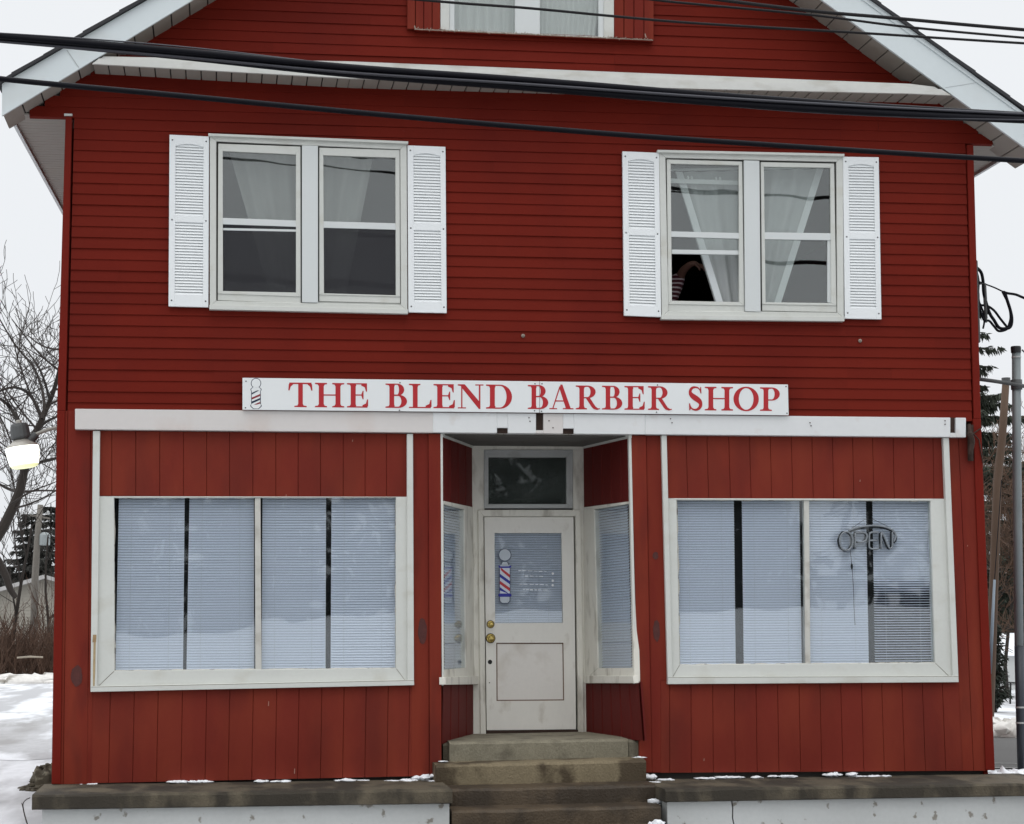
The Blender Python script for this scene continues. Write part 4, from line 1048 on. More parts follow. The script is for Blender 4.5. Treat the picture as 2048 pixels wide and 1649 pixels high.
ARM_T = lambda x, y, s_: [(x, y), (x, y-s_*.30), (x-.05, y-s_*.28), (x-.10, y-s_*.12), (x-.26, y-s_*.05), (x-.26, y)]
sx = [2*math.pi*i/28 for i in range(29)]
S_path = [(.84, .72), (.80, .83), (.70, .93), (.52, .975), (.32, .95), (.19, .85), (.18, .73), (.27, .63), (.45, .54), (.65, .45), (.80, .35), (.83, .22), (.74, .10), (.56, .03), (.36, .04), (.22, .12), (.13, .29)]
S_w = [.04, .05, .06, .07, .11, .16, .20, .23, .25, .25, .23, .20, .15, .09, .07, .06, .04]
_sp = spline([(a, b, 0) for a, b in S_path], 4); S_p2 = [(p.x, p.y) for p in _sp]
_sw = [lerp(S_w[min(i//4, 15)], S_w[min(i//4+1, 16)], (i % 4)/4) for i in range(len(S_p2))]
GL = {
 'T': stem(.41, .60, .16, .16, top=False)+[[(.04, .94), (.96, .94), (.96, 1), (.04, 1)], [(.04, .94), (.22, .94), (.10, .84), (.05, .68), (0, .68), (.02, .94)], [(.96, .94), (.78, .94), (.90, .84), (.95, .68), (1, .68), (.98, .94)]],
 'H': stem(.13, .30, .13, .11)+stem(.70, .87, .11, .13)+[[(.30, .48), (.70, .48), (.70, .53), (.30, .53)]],
 'E': stem(.17, .40, .17, .0)+[[(.40, .95), (.92, .95), (.92, 1), (.40, 1)], ARM_T(.92, .95, 1), [(.40, .49), (.68, .49), (.68, .54), (.40, .54)], [(.72, .34), (.76, .34), (.76, .69), (.72, .69), (.66, .54), (.66, .49)], [(.40, 0), (.94, 0), (.94, .05), (.40, .05)], ARM_T(.97, .05, -1)],
 'L': stem(.17, .38, .17, .12, bot=False)+[[(0, 0), (.96, 0), (.96, .05), (0, .05)], ARM_T(.99, .05, -1)],
 'B': stem(.18, .40, .18, .0)+bowl(.40, .50, 1, .86, .62)+bowl(.40, 0, .545, .99, .73),
 'D': stem(.15, .34, .15, .0)+bowl(.34, 0, 1, 1.0, .79),
 'P': stem(.18, .42, .18, .18)+bowl(.42, .44, 1, 1.0, .74),
 'R': stem(.15, .34, .15, .12)+bowl(.34, .47, 1, .82, .61)+[[(.40, .50), (.58, .49), (.82, .12), (.92, .05), (1.0, .06), (1.0, .02), (.88, -.02), (.74, .02), (.66, .10)]],
 'N': [[(.0, .95), (.0, 1), (.27, 1), (.88, .24), (.88, -.02), (.82, -.02), (.17, .84), (.12, .93)], [(.13, 0), (.18, 0), (.18, .88), (.13, .93)], [(.0, 0), (.32, 0), (.32, .045), (.0, .045)], [(.82, .2), (.88, .1), (.88, 1), (.82, 1)], [(.68, .955), (1, .955), (1, 1), (.68, 1)]],
 'A': [[(.46, 1.03), (.54, 1.03), (.88, .05), (.68, .05), (.42, .86)], [(.12, .03), (.17, .03), (.45, .90), (.42, .97)], [(.0, 0), (.32, 0), (.32, .045), (.0, .045)], [(.56, 0), (1, 0), (1, .05), (.56, .05)], [(.24, .32), (.66, .32), (.66, .37), (.26, .37)]],
 'O': ring(.5, .52, .29, .46), 'S': ribbon(S_p2, _sw)+[[(.84, .72), (.88, .72), (.86, .99), (.82, .99), (.78, .88)], [(.10, .29), (.14, .29), (.24, .10), (.16, .0), (.11, .0)]],
}
LET = [('T', 576.6, 625), ('H', 630, 688.5), ('E', 694, 737.5), ('B', 771, 814.5), ('L', 818, 863.5), ('E', 867, 911), ('N', 915.6, 967), ('D', 972, 1024),
       ('B', 1055.7, 1097), ('A', 1098.7, 1147), ('R', 1151.5, 1200), ('B', 1204, 1245), ('E', 1249, 1290.7), ('R', 1296, 1343.7),
       ('S', 1375, 1406.7), ('H', 1409.6, 1466), ('O', 1467, 1517.7), ('P', 1520, 1559.6)]
for ch, x0, x1 in LET:
    mb = MB()
    for i, pl_ in enumerate(GL[ch]):
        pts = []
        for u, v in pl_:
            px = lerp(x0, x1, u); f = (px-577)/983
            pts.append(P(px, lerp(lerp(765.5, 775.5, f), lerp(814.5, 822.5, f), 1-v), YS-.0012-.00004*i))
        mb.prism(pts, (0, .001, 0))
    mb.build("letter", SIGNR, sg)
barber_art(sg, lambda l: YS-.0008-.0012*l, 501, 523, 757.5, 818.5, 'sign')
mb = MB()
for (a, b) in ((492, 763), (491, 816), (800, 766), (799, 821), (1070, 768), (1084, 768), (1069, 822), (1083, 823), (1315, 770.5), (1313, 825), (1572, 773.5), (1574, 827)):
    mb.lathe(P(a, b, YS), (0, -1, 0), [(0, .007), (.003, .006), (.004, .002)], 8)
mb.build("screw", SCREW, sg, sep=True)

# ---- blinds behind the glass
def blind(pts, y, n, label, tilt=0.55, bow=.004, open_from=None, group="white slatted blinds in the shop windows", fn=None):
    """pts: TL, TR, BR, BL photo corners, n slats"""
    tl, tr, br, bl_ = fn(pts) if fn else Q(y, *pts)
    nrm = (tr-tl).cross(V((0, 0, 1))).normalized()
    if nrm.dot(CAM-tl) < 0: nrm = -nrm
    t = thing("window_blind", (bl_+br)/2, label, "blind", group)
    sl = MB(); H = (tl-bl_).length; step = H/n
    for i in range(n):
        f0 = i/n
        a, b = tl.lerp(bl_, f0), tr.lerp(br, f0)
        k = tilt
        if open_from is not None and f0 > open_from: k = max(.18, tilt-(f0-open_from)*3.2)
        w_ = step*1.12
        dz = V((0, 0, -1))*w_*math.sin(k*math.pi/2); dn = -nrm*w_*math.cos(k*math.pi/2)*-1
        jit = nrm*random.uniform(-.0008, .0008)
        mid = nrm*.0018
        o = [a+jit, b+jit, b+jit+dz*.5+dn*.5+mid, a+jit+dz*.5+dn*.5+mid, b+jit+dz+dn, a+jit+dz+dn]
        sl.add(o, [(0, 1, 2, 3), (3, 2, 4, 5)])
    sl.build("slats", BLIND, t, fix=False)
    hr = MB(); up = V((0, 0, .03)); hr.prism([tl+up, tr+up, tr, tl], -nrm*.03)
    hr.build("head_rail", VINYL, t)
    br_ = MB(); br_.prism([bl_, br, br-V((0, 0, .018)), bl_-V((0, 0, .018))], -nrm*.02); br_.build("bottom_rail", VINYL, t)
    cm = MB()
    for u in (.2, .78): cm.tube([tl.lerp(tr, u)+nrm*.012, bl_.lerp(br, u)+nrm*.012], .0012, 4)
    cm.build("ladder_cord", VINYL, t)
    return t
yb = .055
NB = 66
blind([(238, 994), (369.5, 994), (366, 1345), (231, 1346)], yb, NB, "leftmost white blind, left half of the left display window", .62)
blind([(379, 994), (508, 994), (508, 1344), (373, 1345)], yb, NB, "white blind just left of the mullion in the left display window", .62)
blind([(525, 994), (652, 994), (651, 1342), (523, 1343)], yb, NB, "white blind just right of the mullion in the left display window", .62)
blind([(663, 994), (790, 994), (791, 1341), (661, 1342)], yb, NB, "rightmost white blind of the left display window, beside the doorway", .62)
blind([(1352, 998), (1467, 998), (1471, 1334), (1358, 1335)], yb, NB, "leftmost white blind of the right display window, beside the doorway", .62)
blind([(1483, 998), (1598, 998), (1603, 1333), (1487, 1334)], yb, NB, "white blind just left of the mullion in the right display window", .62)
blind([(1616, 998), (1731, 998), (1737, 1332), (1620, 1333)], yb, NB, "white blind behind the left part of the neon sign", .62)
blind([(1744, 998), (1859, 998), (1868, 1331), (1749, 1332)], yb, NB, "white blind with half opened lower slats at far right", .62, open_from=.44)
blind([(987, 1062), (1125, 1062), (1128, 1250), (988, 1250)], yd+.055, 40, "white blind behind the shop door glass", .62)
blind([(886, 1006), (931, 1016), (934, 1340), (887, 1343)], 0, 60, "white blind in the narrow left side window of the doorway", .62, fn=lambda p: SA(-.05, *p))
blind([(1190, 1016), (1257, 1005), (1266, 1339), (1198, 1340)], 0, 60, "white blind in the narrow right side window of the doorway", .62, fn=lambda p: SB(-.05, *p))
# dark room behind the blinds
mb = MB()
mb.box((XL0+.12, .34, .6), (P(880, 1100).x-.1, .36, zf2-.13)); mb.box((P(1300, 1100).x, .34, .6), (XR0-.12, .36, zf2-.13))
mb.build("inner_partition", DARK, SH, sep=True)
mb = MB(); mb.box((A1.x-.2, YD+.35, .6), (B1.x+.2, YD+.37, zf2-.13)); mb.build("inner_partition", DARK, SH, sep=True)

# ---- neon sign
yn = .016
ns = thing("neon_sign", P(1736, 1101, yn), "unlit neon OPEN sign hanging behind the right display glass", "neon sign")
def nx(u, v): return (1640+u/10.24, 1020+v/10.24)
def tubes(paths, y, r, name, m):
    mb = MB()
    for p in paths: mb.tube(spline([P(*nx(*q), y) for q in p], 5), r, 8)
    return mb.build(name, m, ns, smooth=True)
O_ = [(540+135*math.cos(a), 640+190*math.sin(a)) for a in [2*math.pi*i/16 for i in range(17)]]
P_ = [[(725, 800), (725, 480)], [(735, 470), (860, 462), (945, 490), (965, 550), (935, 630), (860, 660), (770, 660)]]
E_ = [[(1200, 462), (1060, 462), (1015, 500), (1010, 640), (1012, 760), (1060, 800), (1200, 800)], [(1020, 630), (1170, 630)]]
N_ = [[(1255, 800), (1255, 470)], [(1262, 462), (1320, 560), (1400, 750), (1440, 790), (1480, 750), (1485, 600), (1485, 450)]]
ARC = [[(580, 430), (720, 375), (900, 340), (1060, 325), (1250, 335), (1400, 375), (1500, 430), (1555, 520), (1540, 600), (1510, 650)]]
tubes([O_]+P_+E_+N_+ARC, yn-.014, .0085, "neon_tube", NEON)
sh = lambda L_: [[(a-32, b+4) for a, b in p] for p in L_]
tubes(sh([O_]+P_+E_+N_)+[[(a+4, b+30) for a, b in ARC[0]]], yn, .010, "backing_frame", NEONB)
mb = MB()
mb.tube([P(*nx(640, 385), yn), P(*nx(910, 200), yn), P(*nx(1085, 195), yn), P(*nx(1390, 340), yn)], .0022, 5)
mb.build("hanging_wire", BLACK, ns)
mb = MB(); mb.tube(spline([P(*nx(615, 820), yn), P(1702.5, 1120, yn), P(1704, 1135, yn), P(1707, 1180, yn), P(1708, 1215, yn), P(1710, 1251, yn)], 4), .0025, 5)
mb.build("power_cord", BLACK, ns)
mb = MB(); mb.lathe(P(1703.5, 1127, yn), (0, 0, -1), [(0, .004), (.02, .011), (.04, .011), (.06, .004)], 10); mb.build("cord_switch", BLACK, ns)

# ---- curtains upstairs
def curtain(TL, TR, BR, BL, y, m, label, hem=None, waves=7, amp=.02, group=None):
    t = thing("curtain", P((BL[0]+BR[0])/2, BL[1], y), label, "curtain", group)
    nx_, nz_ = 40, 14; mb = MB(); pts = []
    tl, tr, br, bl_ = Q(y, TL, TR, BR, BL)
    for j in range(nz_+1):
        for i in range(nx_+1):
            u, v = i/nx_, j/nz_
            p = tl.lerp(tr, u).lerp(bl_.lerp(br, u), v)
            pts.append(p+V((0, amp*math.sin(u*waves*2*math.pi+v*1.5), 0)))
    mb.add(pts, [(j*(nx_+1)+i, j*(nx_+1)+i+1, (j+1)*(nx_+1)+i+1, (j+1)*(nx_+1)+i) for j in range(nz_) for i in range(nx_)])
    mb.build("cloth", m, t, smooth=True)
    if hem:
        mb = MB()
        for (a, b, c, d) in ((tl, bl_, hem, 1), (tr, br, hem, -1)):
            w_ = V((c*d, 0, 0)); o = V((0, -amp-.006, 0)); mb.prism([a+o, a+w_+o, b+w_+o, b+o], (0, .003, 0))
        mb.build("hem", HEM, t)
    rd_ = MB(); rd_.tube([tl+V((-.1, 0, .02)), tr+V((.1, 0, .02))], .012, 8); rd_.build("curtain_rod", VINYL, t)
    return t
curtain((455, 292), (748, 305), (688, 612), (545, 606), .16, CURT, "grey sheer curtain gathered inward behind the left upper window")
curtain((1350, 345), (1646, 338), (1556, 622), (1436, 622), .16, CURT2, "bright white sheer curtain drawn to a point behind the right upper window", hem=.07)
curtain((895, -170), (1040, -168), (1040, 90), (895, 84), YG+.06, PLEAT, "pleated pale curtain in the left half of the gable window", waves=16, amp=.014)
curtain((1070, -168), (1212, -160), (1190, 96), (1070, 92), YG+.06, PLEAT, "pleated pale curtain in the right half of the gable window", waves=14, amp=.014)
# window shade rail seen through the upper right window
rs = thing("roller_shade", P(1408, 366, .10), "white roller shade rail high in the right upper window", "shade")
MB().prism(Q(.10, (1336, 357), (1476, 362), (1476, 370), (1336, 366)), (0, .02, 0)).build("shade_rail", VINYL, rs)
mb = MB()
for q in (1376, 1383, 1432, 1440): mb.lathe(P(q, lerp(358, 362, (q-1340)/130), .10), (0, 0, 1), [(0, .012), (.02, .014), (.035, .005)], 8)
mb.build("shade_clip", VINYL, rs)

# ---- a person indoors at the open sash
def person():
    c = P(1320, 602, .62); zfl = zf2
    pt = thing("person", (c.x, c.y, zfl), "person in a maroon and white striped shirt standing inside the open upper window", "person")
    def skin(name, m, verts, edges, rad, sub=2):
        me = bpy.data.meshes.new(name); me.from_pydata([tuple(v) for v in verts], edges, []); me.materials.append(m)
        o = bpy.data.objects.new(name, me); COL.objects.link(o); o.parent = pt
        sk = o.modifiers.new("skin", 'SKIN')
        for i, r in enumerate(rad): me.skin_vertices[0].data[i].radius = (r, r) if not hasattr(r, '__len__') else r
        me.skin_vertices[0].data[0].use_root = True
        sd_ = o.modifiers.new("sub", 'SUBSURF'); sd_.levels = sub; sd_.render_levels = sub
        for p in me.polygons: p.use_smooth = True
        return o
    sh_z = 1.20
    vb = [(0, 0, .78), (0, 0, .98), (0, 0, 1.14), (0, 0, 1.24), (0, 0, 1.31), (0, -.01, 1.39), (0, -.015, 1.47),
          (-.09, 0, .74), (-.10, -.01, .42), (-.10, .02, .06), (-.10, -.10, .02), (.09, 0, .74), (.10, -.01, .42), (.10, .02, .06), (.10, -.10, .02),
          (.15, 0, 1.19), (.17, -.08, 1.27), (.215, -.15, 1.31), (.25, -.17, 1.315), (.28, -.175, 1.29), (-.15, 0, 1.19), (-.19, 0, .95), (-.17, -.06, .74), (-.17, -.08, .66)]
    eb = [(0, 1), (1, 2), (2, 3), (3, 4), (4, 5), (5, 6), (0, 7), (7, 8), (8, 9), (9, 10), (0, 11), (11, 12), (12, 13), (13, 14), (2, 15), (15, 16), (16, 17), (17, 18), (18, 19), (2, 20), (20, 21), (21, 22), (22, 23)]
    rb = [(.12, .08), (.11, .075), (.12, .08), .045, .042, (.072, .085), (.065, .075), .07, .05, .035, .03, .07, .05, .035, .03, .045, .036, .027, .024, .014, .045, .035, .026, .02]
    skin("body", SKIN, vb, eb, rb)
    # fingers
    fb = MB()
    for i, (dx, dz, L_) in enumerate(((.00, .012, .06), (.012, .006, .068), (.02, -.003, .064), (.024, -.012, .05))):
        a = V(pt.location)+V((.268+dx*.4, -.175, 1.295+dz)); fb.tube([a, a+V((L_*.6, -.004, -L_*.15)), a+V((L_*.8, -.004, -L_*.6))], [.008, .007, .005], 6)
    a = V(pt.location)+V((.248, -.185, 1.30)); fb.tube([a, a+V((.02, -.02, -.03)), a+V((.03, -.022, -.05))], [.009, .008, .006], 6)
    fb.build("fingers", SKIN, pt)
    vs = [(0, 0, .80), (0, 0, .98), (0, 0, 1.14), (0, 0, 1.23), (.15, 0, 1.19), (.166, -.06, 1.25), (-.15, 0, 1.19), (-.18, 0, 1.05)]
    skin("striped_shirt", SHIRT, vs, [(0, 1), (1, 2), (2, 3), (2, 4), (4, 5), (2, 6), (6, 7)], [(.135, .095), (.125, .09), (.135, .095), .055, .06, .05, .06, .05])
    skin("trousers", DENIM, [(0, 0, .80), (-.09, 0, .74), (-.10, -.01, .42), (-.10, .02, .10), (.09, 0, .74), (.10, -.01, .42), (.10, .02, .10)], [(0, 1), (1, 2), (2, 3), (0, 4), (4, 5), (5, 6)], [(.13, .09), .08, .06, .045, .08, .06, .045])
    hb = MB(); hb.lump(V(pt.location)+V((0, .012, 1.465)), (.088, .10, .095), 3, .1, 14, 9); hb.build("hair", HAIR, pt, smooth=True)
    fc = MB(); L0 = V(pt.location)
    fc.lump(L0+V((0, -.10, 1.41)), (.012, .018, .02), 1, .05, 8, 6)
    fc.build("nose", SKIN, pt, smooth=True)
    ey = MB()
    for sx_ in (-.03, .03): ey.lump(L0+V((sx_, -.088, 1.435)), (.011, .008, .008), 1, 0, 8, 6)
    ey.build("eyes", BLACK, pt, smooth=True)
    pt.scale = (1.25, 1.25, 1.25)
    mo = MB().lump(L0+V((0, -.09, 1.365)), (.022, .008, .006), 1, 0, 8, 6); mo.build("mouth", mat("lip", (.22, .07, .06)), pt, smooth=True)
person()

# ---- frayed light string under the gable window
st = MB()
n = 150
for i in range(n):
    px = lerp(832, 1304, i/n); c = P(px, lerp(58, 80, i/n)+random.uniform(-1, 1), YGW-.035)
    st.tube([c, c+V((random.uniform(.004, .016), random.uniform(-.012, .004), random.uniform(-.016, .016)))], [.004, .003], 5)
st.tube([P(lerp(829, 1306, i/30), lerp(59, 81, i/30), YGW-.03) for i in range(31)], .005, 6)
for (a, b) in ((829, 52), (1290, 68)): st.tube([P(a, b, YGW-.035), P(a+2, b+8, YGW-.035)], .006, 5)
tag(st.build("light_string", mat("faded_bulb_string", (.34, .27, .22), .7, .4, 30, .3, 90)), "thin faded string of small bulbs along the ledge under the gable window", "light string")

# ---- iron bracket at the right end of the band
br = MB()
br.tube(spline([P(1938, 850, -.06), P(1940, 868, -.10), P(1944, 885, -.09), P(1941, 905, -.09), P(1942, 921, -.06)], 5), [.02]*5+[.03]*6+[.026]*6+[.02]*4, 8)
br.prism(Q(-.05, (1936, 850), (1947, 850), (1947, 922), (1937, 922)), (0, .02, 0))
br.tube([P(1947, 868, -.06), P(1958, 880, -.05), P(1966, 927, -.05)], .006, 6); br.tube([P(1946, 868, -.05), P(1963, 856, -.045)], .006, 6)
tag(br.build("wall_bracket", RUST), "rusty dark iron bracket at the right end of the white band", "bracket")
# little insulators on the siding
for (a, b, lab) in ((1046, 672, "small pale eyelet screw in the siding above the word BARBER"), (1720, 682, "small pale eyelet screw in the siding below the right upper window")):
    mb = MB().lathe(P(a, b, -.015), (0, -1, 0), [(0, .018), (.006, .018), (.008, .010), (.022, .012), (.03, .006)], 12)
    tag(mb.build("eyelet_screw", mat("eyelet_metal", (.28, .24, .2), .5)), lab, "screw", "eyelet screws in the siding")

# ---- barn light on the left side wall
yl = .35
lm = thing("wall_lamp", P(46, 905, yl), "lit barn light with a glowing globe on the left side wall", "lamp")
ax = (P(50, 940, yl)-P(38, 850, yl)).normalized()
c0 = P(44, 893, yl); r_ = 32/210
MB().lathe(c0, ax, [(-.07, r_*.42), (-.035, r_*.62), (.0, r_*1.0), (.008, r_*1.02)], 28).build("lamp_collar", LAMPC, lm, smooth=True)
MB().lathe(c0+ax*.006, ax, [(0, r_*.97), (.03, r_*.99), (.09, r_*.95), (.15, r_*.88), (.17, r_*.84)], 28).build("globe", LAMPE, lm, smooth=True)
MB().lathe(c0+ax*.176, ax, [(0, r_*.84), (.018, r_*.76), (.026, r_*.6), (.03, .01)], 28).build("globe_rim", LAMPY, lm, smooth=True)
mb = MB(); mb.lathe(c0-ax*.065, -ax, [(0, r_*.56), (.02, r_*.60), (.12, r_*.55), (.145, r_*.48), (.15, r_*.3)], 16)
mb.tube([c0-ax*.08, P(62, 880, yl), P(73, 869, yl)], [.055, .045, .035], 10)
mb.build("lamp_housing", LAMPG, lm, bevel=.004)
MB().lathe(c0-ax*.21, -ax, [(0, .028), (.03, .028), (.035, .02)], 12).build("photocell", LAMPC, lm)
xw = XL0
MB().tube(spline([P(70, 870, yl), P(90, 862, yl), P(108, 857, yl), P(118, 856, yl), P(135, 856, yl)], 4), .017, 10).build("lamp_arm", mat("lamp_arm_grey", (.30, .29, .26), .5), lm, smooth=True)

# ---- service drop loops on the right side wall
ysd = .9
sv = thing("service_cable", P(1956, 600, ysd), "looped black service cable hanging from the right side wall", "cable")
def zz(a, b): return P(1920+a/8.24, 500+b/8.24, ysd)
mb = MB()
for pth, r in (
    ([(230, 290), (280, 300), (350, 380), (380, 520), (390, 700), (430, 870), (490, 1050), (560, 1160), (640, 1280), (740, 1300), (830, 1270), (855, 1150), (830, 1000), (770, 810), (740, 710)], .017),
    ([(240, 360), (275, 380), (305, 520), (300, 740), (330, 900), (440, 920), (560, 1000), (660, 1130), (780, 1280)], .013),
    ([(240, 480), (300, 700), (310, 900), (390, 1150), (480, 1170), (560, 1260), (640, 1340), (770, 1310), (810, 1230), (835, 1100), (800, 900), (700, 690)], .013),
    ([(260, 800), (330, 900), (380, 1020), (400, 1180), (380, 1300)], .010)):
    mb.tube(spline([zz(*q) for q in pth], 5), r, 7)
mb.build("cable_loop", CABLE, sv, smooth=True)
mb = MB(); mb.tube(spline([zz(300, 520), zz(400, 560), zz(560, 620), zz(700, 685), zz(780, 715), zz(920, 738), zz(1060, 795), zz(1500, 960), zz(3500, 1400), zz(9000, 1500)], 5), [.008]*16+[.014]*30, 7)
mb.build("drop_wire", CABLE, sv, smooth=True)
MB().box(tuple(P(1944, 620, ysd)-V((.1, .05, .35))), tuple(P(1950, 560, ysd)+V((.02, .05, .2)))).build("weatherhead", LAMPG, sv, bevel=.01)
mb = MB(); mb.tube([zz(330, 560), zz(400, 560), zz(420, 900), zz(430, 1200)], [.012, .02, .02, .012], 6); mb.build("cable_clamp", LAMPG, sv)

# ---- overhead cables across the street
YC = -4.3
def run_on(w_):
    """carry a wire on past the frame towards its next poles"""
    def far(a, b, L_): d = (b-a).normalized(); return [b+d*L_*.35+V((0, 0, .05)), b+d*L_+V((0, 0, .6))]
    return list(reversed(far(w_[1], w_[0], 16)))+w_+far(w_[-2], w_[-1], 16)
def cable(pts, r, y, name, label, m=CABLE, group=None, n=8, twist=None):
    w_ = run_on([P(*q, y) for q in pts])
    c = spline(w_, 10)
    o = MB().tube(c, r, n).build(name, m, None, smooth=True)
    return tag(o, label, "cable", group)
bpts = [(-500, 28), (-200, 56), (0, 75), (350, 107), (700, 142), (1050, 168), (1400, 196), (1720, 218), (2048, 236), (2350, 250), (2700, 262)]
cb = thing("cable_bundle", P(1024, 166, YC), "thick black twisted cable bundle strung across the front under the gable", "cable", "overhead cables in front of the building")
cc = spline(run_on([P(*q, YC) for q in bpts]), 14)
offs = []
mb1, mb2, mb3 = MB(), MB(), MB()
def strand(mb, r, amp, ph, rate, dz=0):
    pts = []
    for i, p in enumerate(cc):
        a = ph+rate*i/14
        pts.append(p+V((0, amp*math.sin(a), amp*math.cos(a)+dz)))
    mb.tube(pts, r, 9)
strand(mb1, .0275, .0258, 0.2, .35); mb1.build("cable_strand", CABLE, cb, smooth=True)
strand(mb2, .0250, .0275, 0.2+math.pi, .35); mb2.build("cable_strand", CABLE, cb, smooth=True)
strand(mb3, .0055, .050, 1.4, 0.9); strand(mb3, .010, .033, 1.9, .35); mb3.build("lashing_wire", CABLEG, cb, smooth=True)
GC = "overhead cables in front of the building"
cable([(-500, 100), (0, 158), (350, 191), (700, 224), (1050, 254.6), (1400, 281), (2048, 322), (2600, 350)], .0235, -2.4, "overhead_cable", "single black cable crossing just above the upper windows", CABLE, GC)
cable([(300, -52), (840, 0), (1053, 16.5), (1228, 33), (1400, 47.5), (1716, 66), (2048, 87), (2600, 118)], .0113, -2.9, "overhead_cable", "lowest of the three thin wires crossing the top right, past the gable window", WIREB, GC)
cable([(900, -48), (1290, -2), (1400, 9.5), (1621, 30), (1811, 54), (2048, 76), (2600, 122)], .0109, -3.0, "overhead_cable", "middle of the three thin wires crossing the top right corner", WIREB, GC)
cable([(900, -82), (1300, -20), (1400, -5), (1621, 22), (1780, 36), (2048, 60), (2600, 104)], .0152, -3.1, "overhead_cable", "topmost and thickest of the three wires crossing the top right corner", WIREB, GC)

# ================================================================== LEDGES AND STEPS
def ledge(name, label, top, wallx, zt_back, crack=None):
    pass
YL = -1.08
# left ledge
zl = PZ(0, 0, 0) if False else None
za = P(103, 1572).z; zb = P(904, 1562).z
def slab(x0, x1, z0, z1, yfr, ybk, th_):
    """top surface runs from z0 at x0 to z1 at x1; rough edges"""
    mb = MB(); n = 110; T, B_ = [], []
    pts = []
    for i in range(n+1):
        x = lerp(x0, x1, i/n); z = lerp(z0, z1, i/n)
        r = lambda s_: .010*noise.noise(V((x*3, s_*7.7, 0)))+.009*noise.noise(V((x*15, s_*3.1, 2)))
        pts.append([V((x, ybk, z)), V((x, yfr+.02+r(1), z+r(2)*.5)), V((x, yfr+r(3), z-.02+r(4)*.6)), V((x, yfr+.004+r(5), z-th_+.012+r(6)*.7)), V((x, yfr+.03+r(7), z-th_)), V((x, ybk, z-th_))])
    k = 6; v = [p for q in pts for p in q]; f = []
    for i in range(n):
        for j in range(k): f.append((i*k+j, i*k+(j+1) % k, (i+1)*k+(j+1) % k, (i+1)*k+j))
    f.append(tuple(range(k))); f.append(tuple(n*k+j for j in reversed(range(k))))
    return mb.add(v, f)
xl0, xl1 = P(64, 1590, YL).x, P(905, 1580, YL).x
LD = thing("concrete_ledge", ((xl0+xl1)/2, -.6, 0), "concrete slab ledge on a white painted wall left of the steps", "ledge")
zL0, zL1 = P(64, 1590.5, YL).z, P(905, 1579, YL).z
slab(xl0, xl1, zL0, zL1, YL, .06, .125).build("cap_slab", CONC, LD)
MB().prism([(xl0+.08, YL+.07, -.5), (xl1-.02, YL+.07, -.5), (xl1-.02, YL+.07, zL1-.127), (xl0+.08, YL+.07, zL0-.127)], (0, 1.0, 0)).build("wall", WWALL, LD)
xr0, xr1 = P(1331, 1580, YL).x, P(2140, 1568, YL).x
LDR = thing("concrete_ledge", ((xr0+xr1)/2, -.6, 0), "concrete slab ledge on a cracked white wall right of the steps", "ledge")
zR0, zR1 = P(1331, 1579, YL).z, P(2140, 1566, YL).z
slab(xr0, xr1, zR0, zR1, YL, .06, .115).build("cap_slab", CONC, LDR)
xc = P(1468, 1620, YL).x
ck = [V((xc+dx, 0, lerp(zR0-.117, -.5, t))) for dx, t in ((0, 0), (.008, .1), (.004, .22), (.022, .36), (.012, .5), (.024, .66), (.016, .8), (.02, 1))]
w1 = [(xr0+.03, -.1), (xr0+.03, zR0-.118)]
MB().prism([V((xr0+.03, YL+.07, -.5)), V((xr0+.03, YL+.07, zR0-.118))]+[V((p.x-.006, YL+.07, p.z)) for p in ck], (0, 1.0, 0)).build("wall", WWALL, LDR)
MB().prism([V((xr1, YL+.07, zR1-.118)), V((xr1, YL+.07, -.5))]+[V((p.x+.006, YL+.07, p.z)) for p in reversed(ck)], (0, 1.0, 0)).build("wall", WWALL, LDR)

ST = thing("concrete_steps", (P(1090, 1560).x, -.5, 0), "worn brown concrete steps rising to the shop door", "steps")
def step(cols, y0, y1, zbot, m, name="step", splay=None):
    """cols: (left px, right px, top-left py, top-right py) of the front edge at depth y0"""
    xa, xb, ta, tb = cols
    a, b = P(xa, ta, y0), P(xb, tb, y0)
    mb = MB(); n = 60; pts = []
    for i in range(n+1):
        x = lerp(a.x, b.x, i/n); z = lerp(a.z, b.z, i/n)
        r = lambda s_: .016*noise.noise(V((x*2.5, s_*5.3, y0)))+.010*noise.noise(V((x*14, s_*2.1, y0)))
        pts.append([V((x, y1, z+.004)), V((x, y0+.05+r(1), z+r(2)*.5)), V((x, y0+.018+r(3), z-.006+r(2)*.7)), V((x, y0+r(3), z-.028+r(4)*.5)), V((x, y0+.006+r(5), zbot)), V((x, y1, zbot))])
    k = 6; v = [p for q in pts for p in q]; f = []
    for i in range(n):
        for j in range(k): f.append((i*k+j, i*k+(j+1) % k, (i+1)*k+(j+1) % k, (i+1)*k+j))
    f.append(tuple(range(k))); f.append(tuple(n*k+j for j in reversed(range(k))))
    mb.add(v, f); return mb.build(name, m, ST)
def zof(px, py, y): return P(px, py, y).z
step((899, 1256, 1484, 1477), -.03, YD+.1, zof(1080, 1530, -.03), CONCL, "landing")
step((886, 899, 1486, 1486), .02, YD-.1, zof(1080, 1530, .02), CONC, "landing_block"); step((1257, 1279, 1479, 1480), .0, YD-.1, zof(1080, 1530, 0), CONCL, "landing_block")
step((872, 1292, 1530, 1519), -.33, .1, zof(1080, 1575, -.33), CONCS)
step((902, 1312, 1578, 1569), -.68, -.1, zof(1080, 1625, -.68), CONCW)
step((904, 1322, 1621, 1611), -1.02, -.4, -.5, CONCW)
step((904, 1335, 1662, 1655), -1.36, -.8, -.5, CONCW)

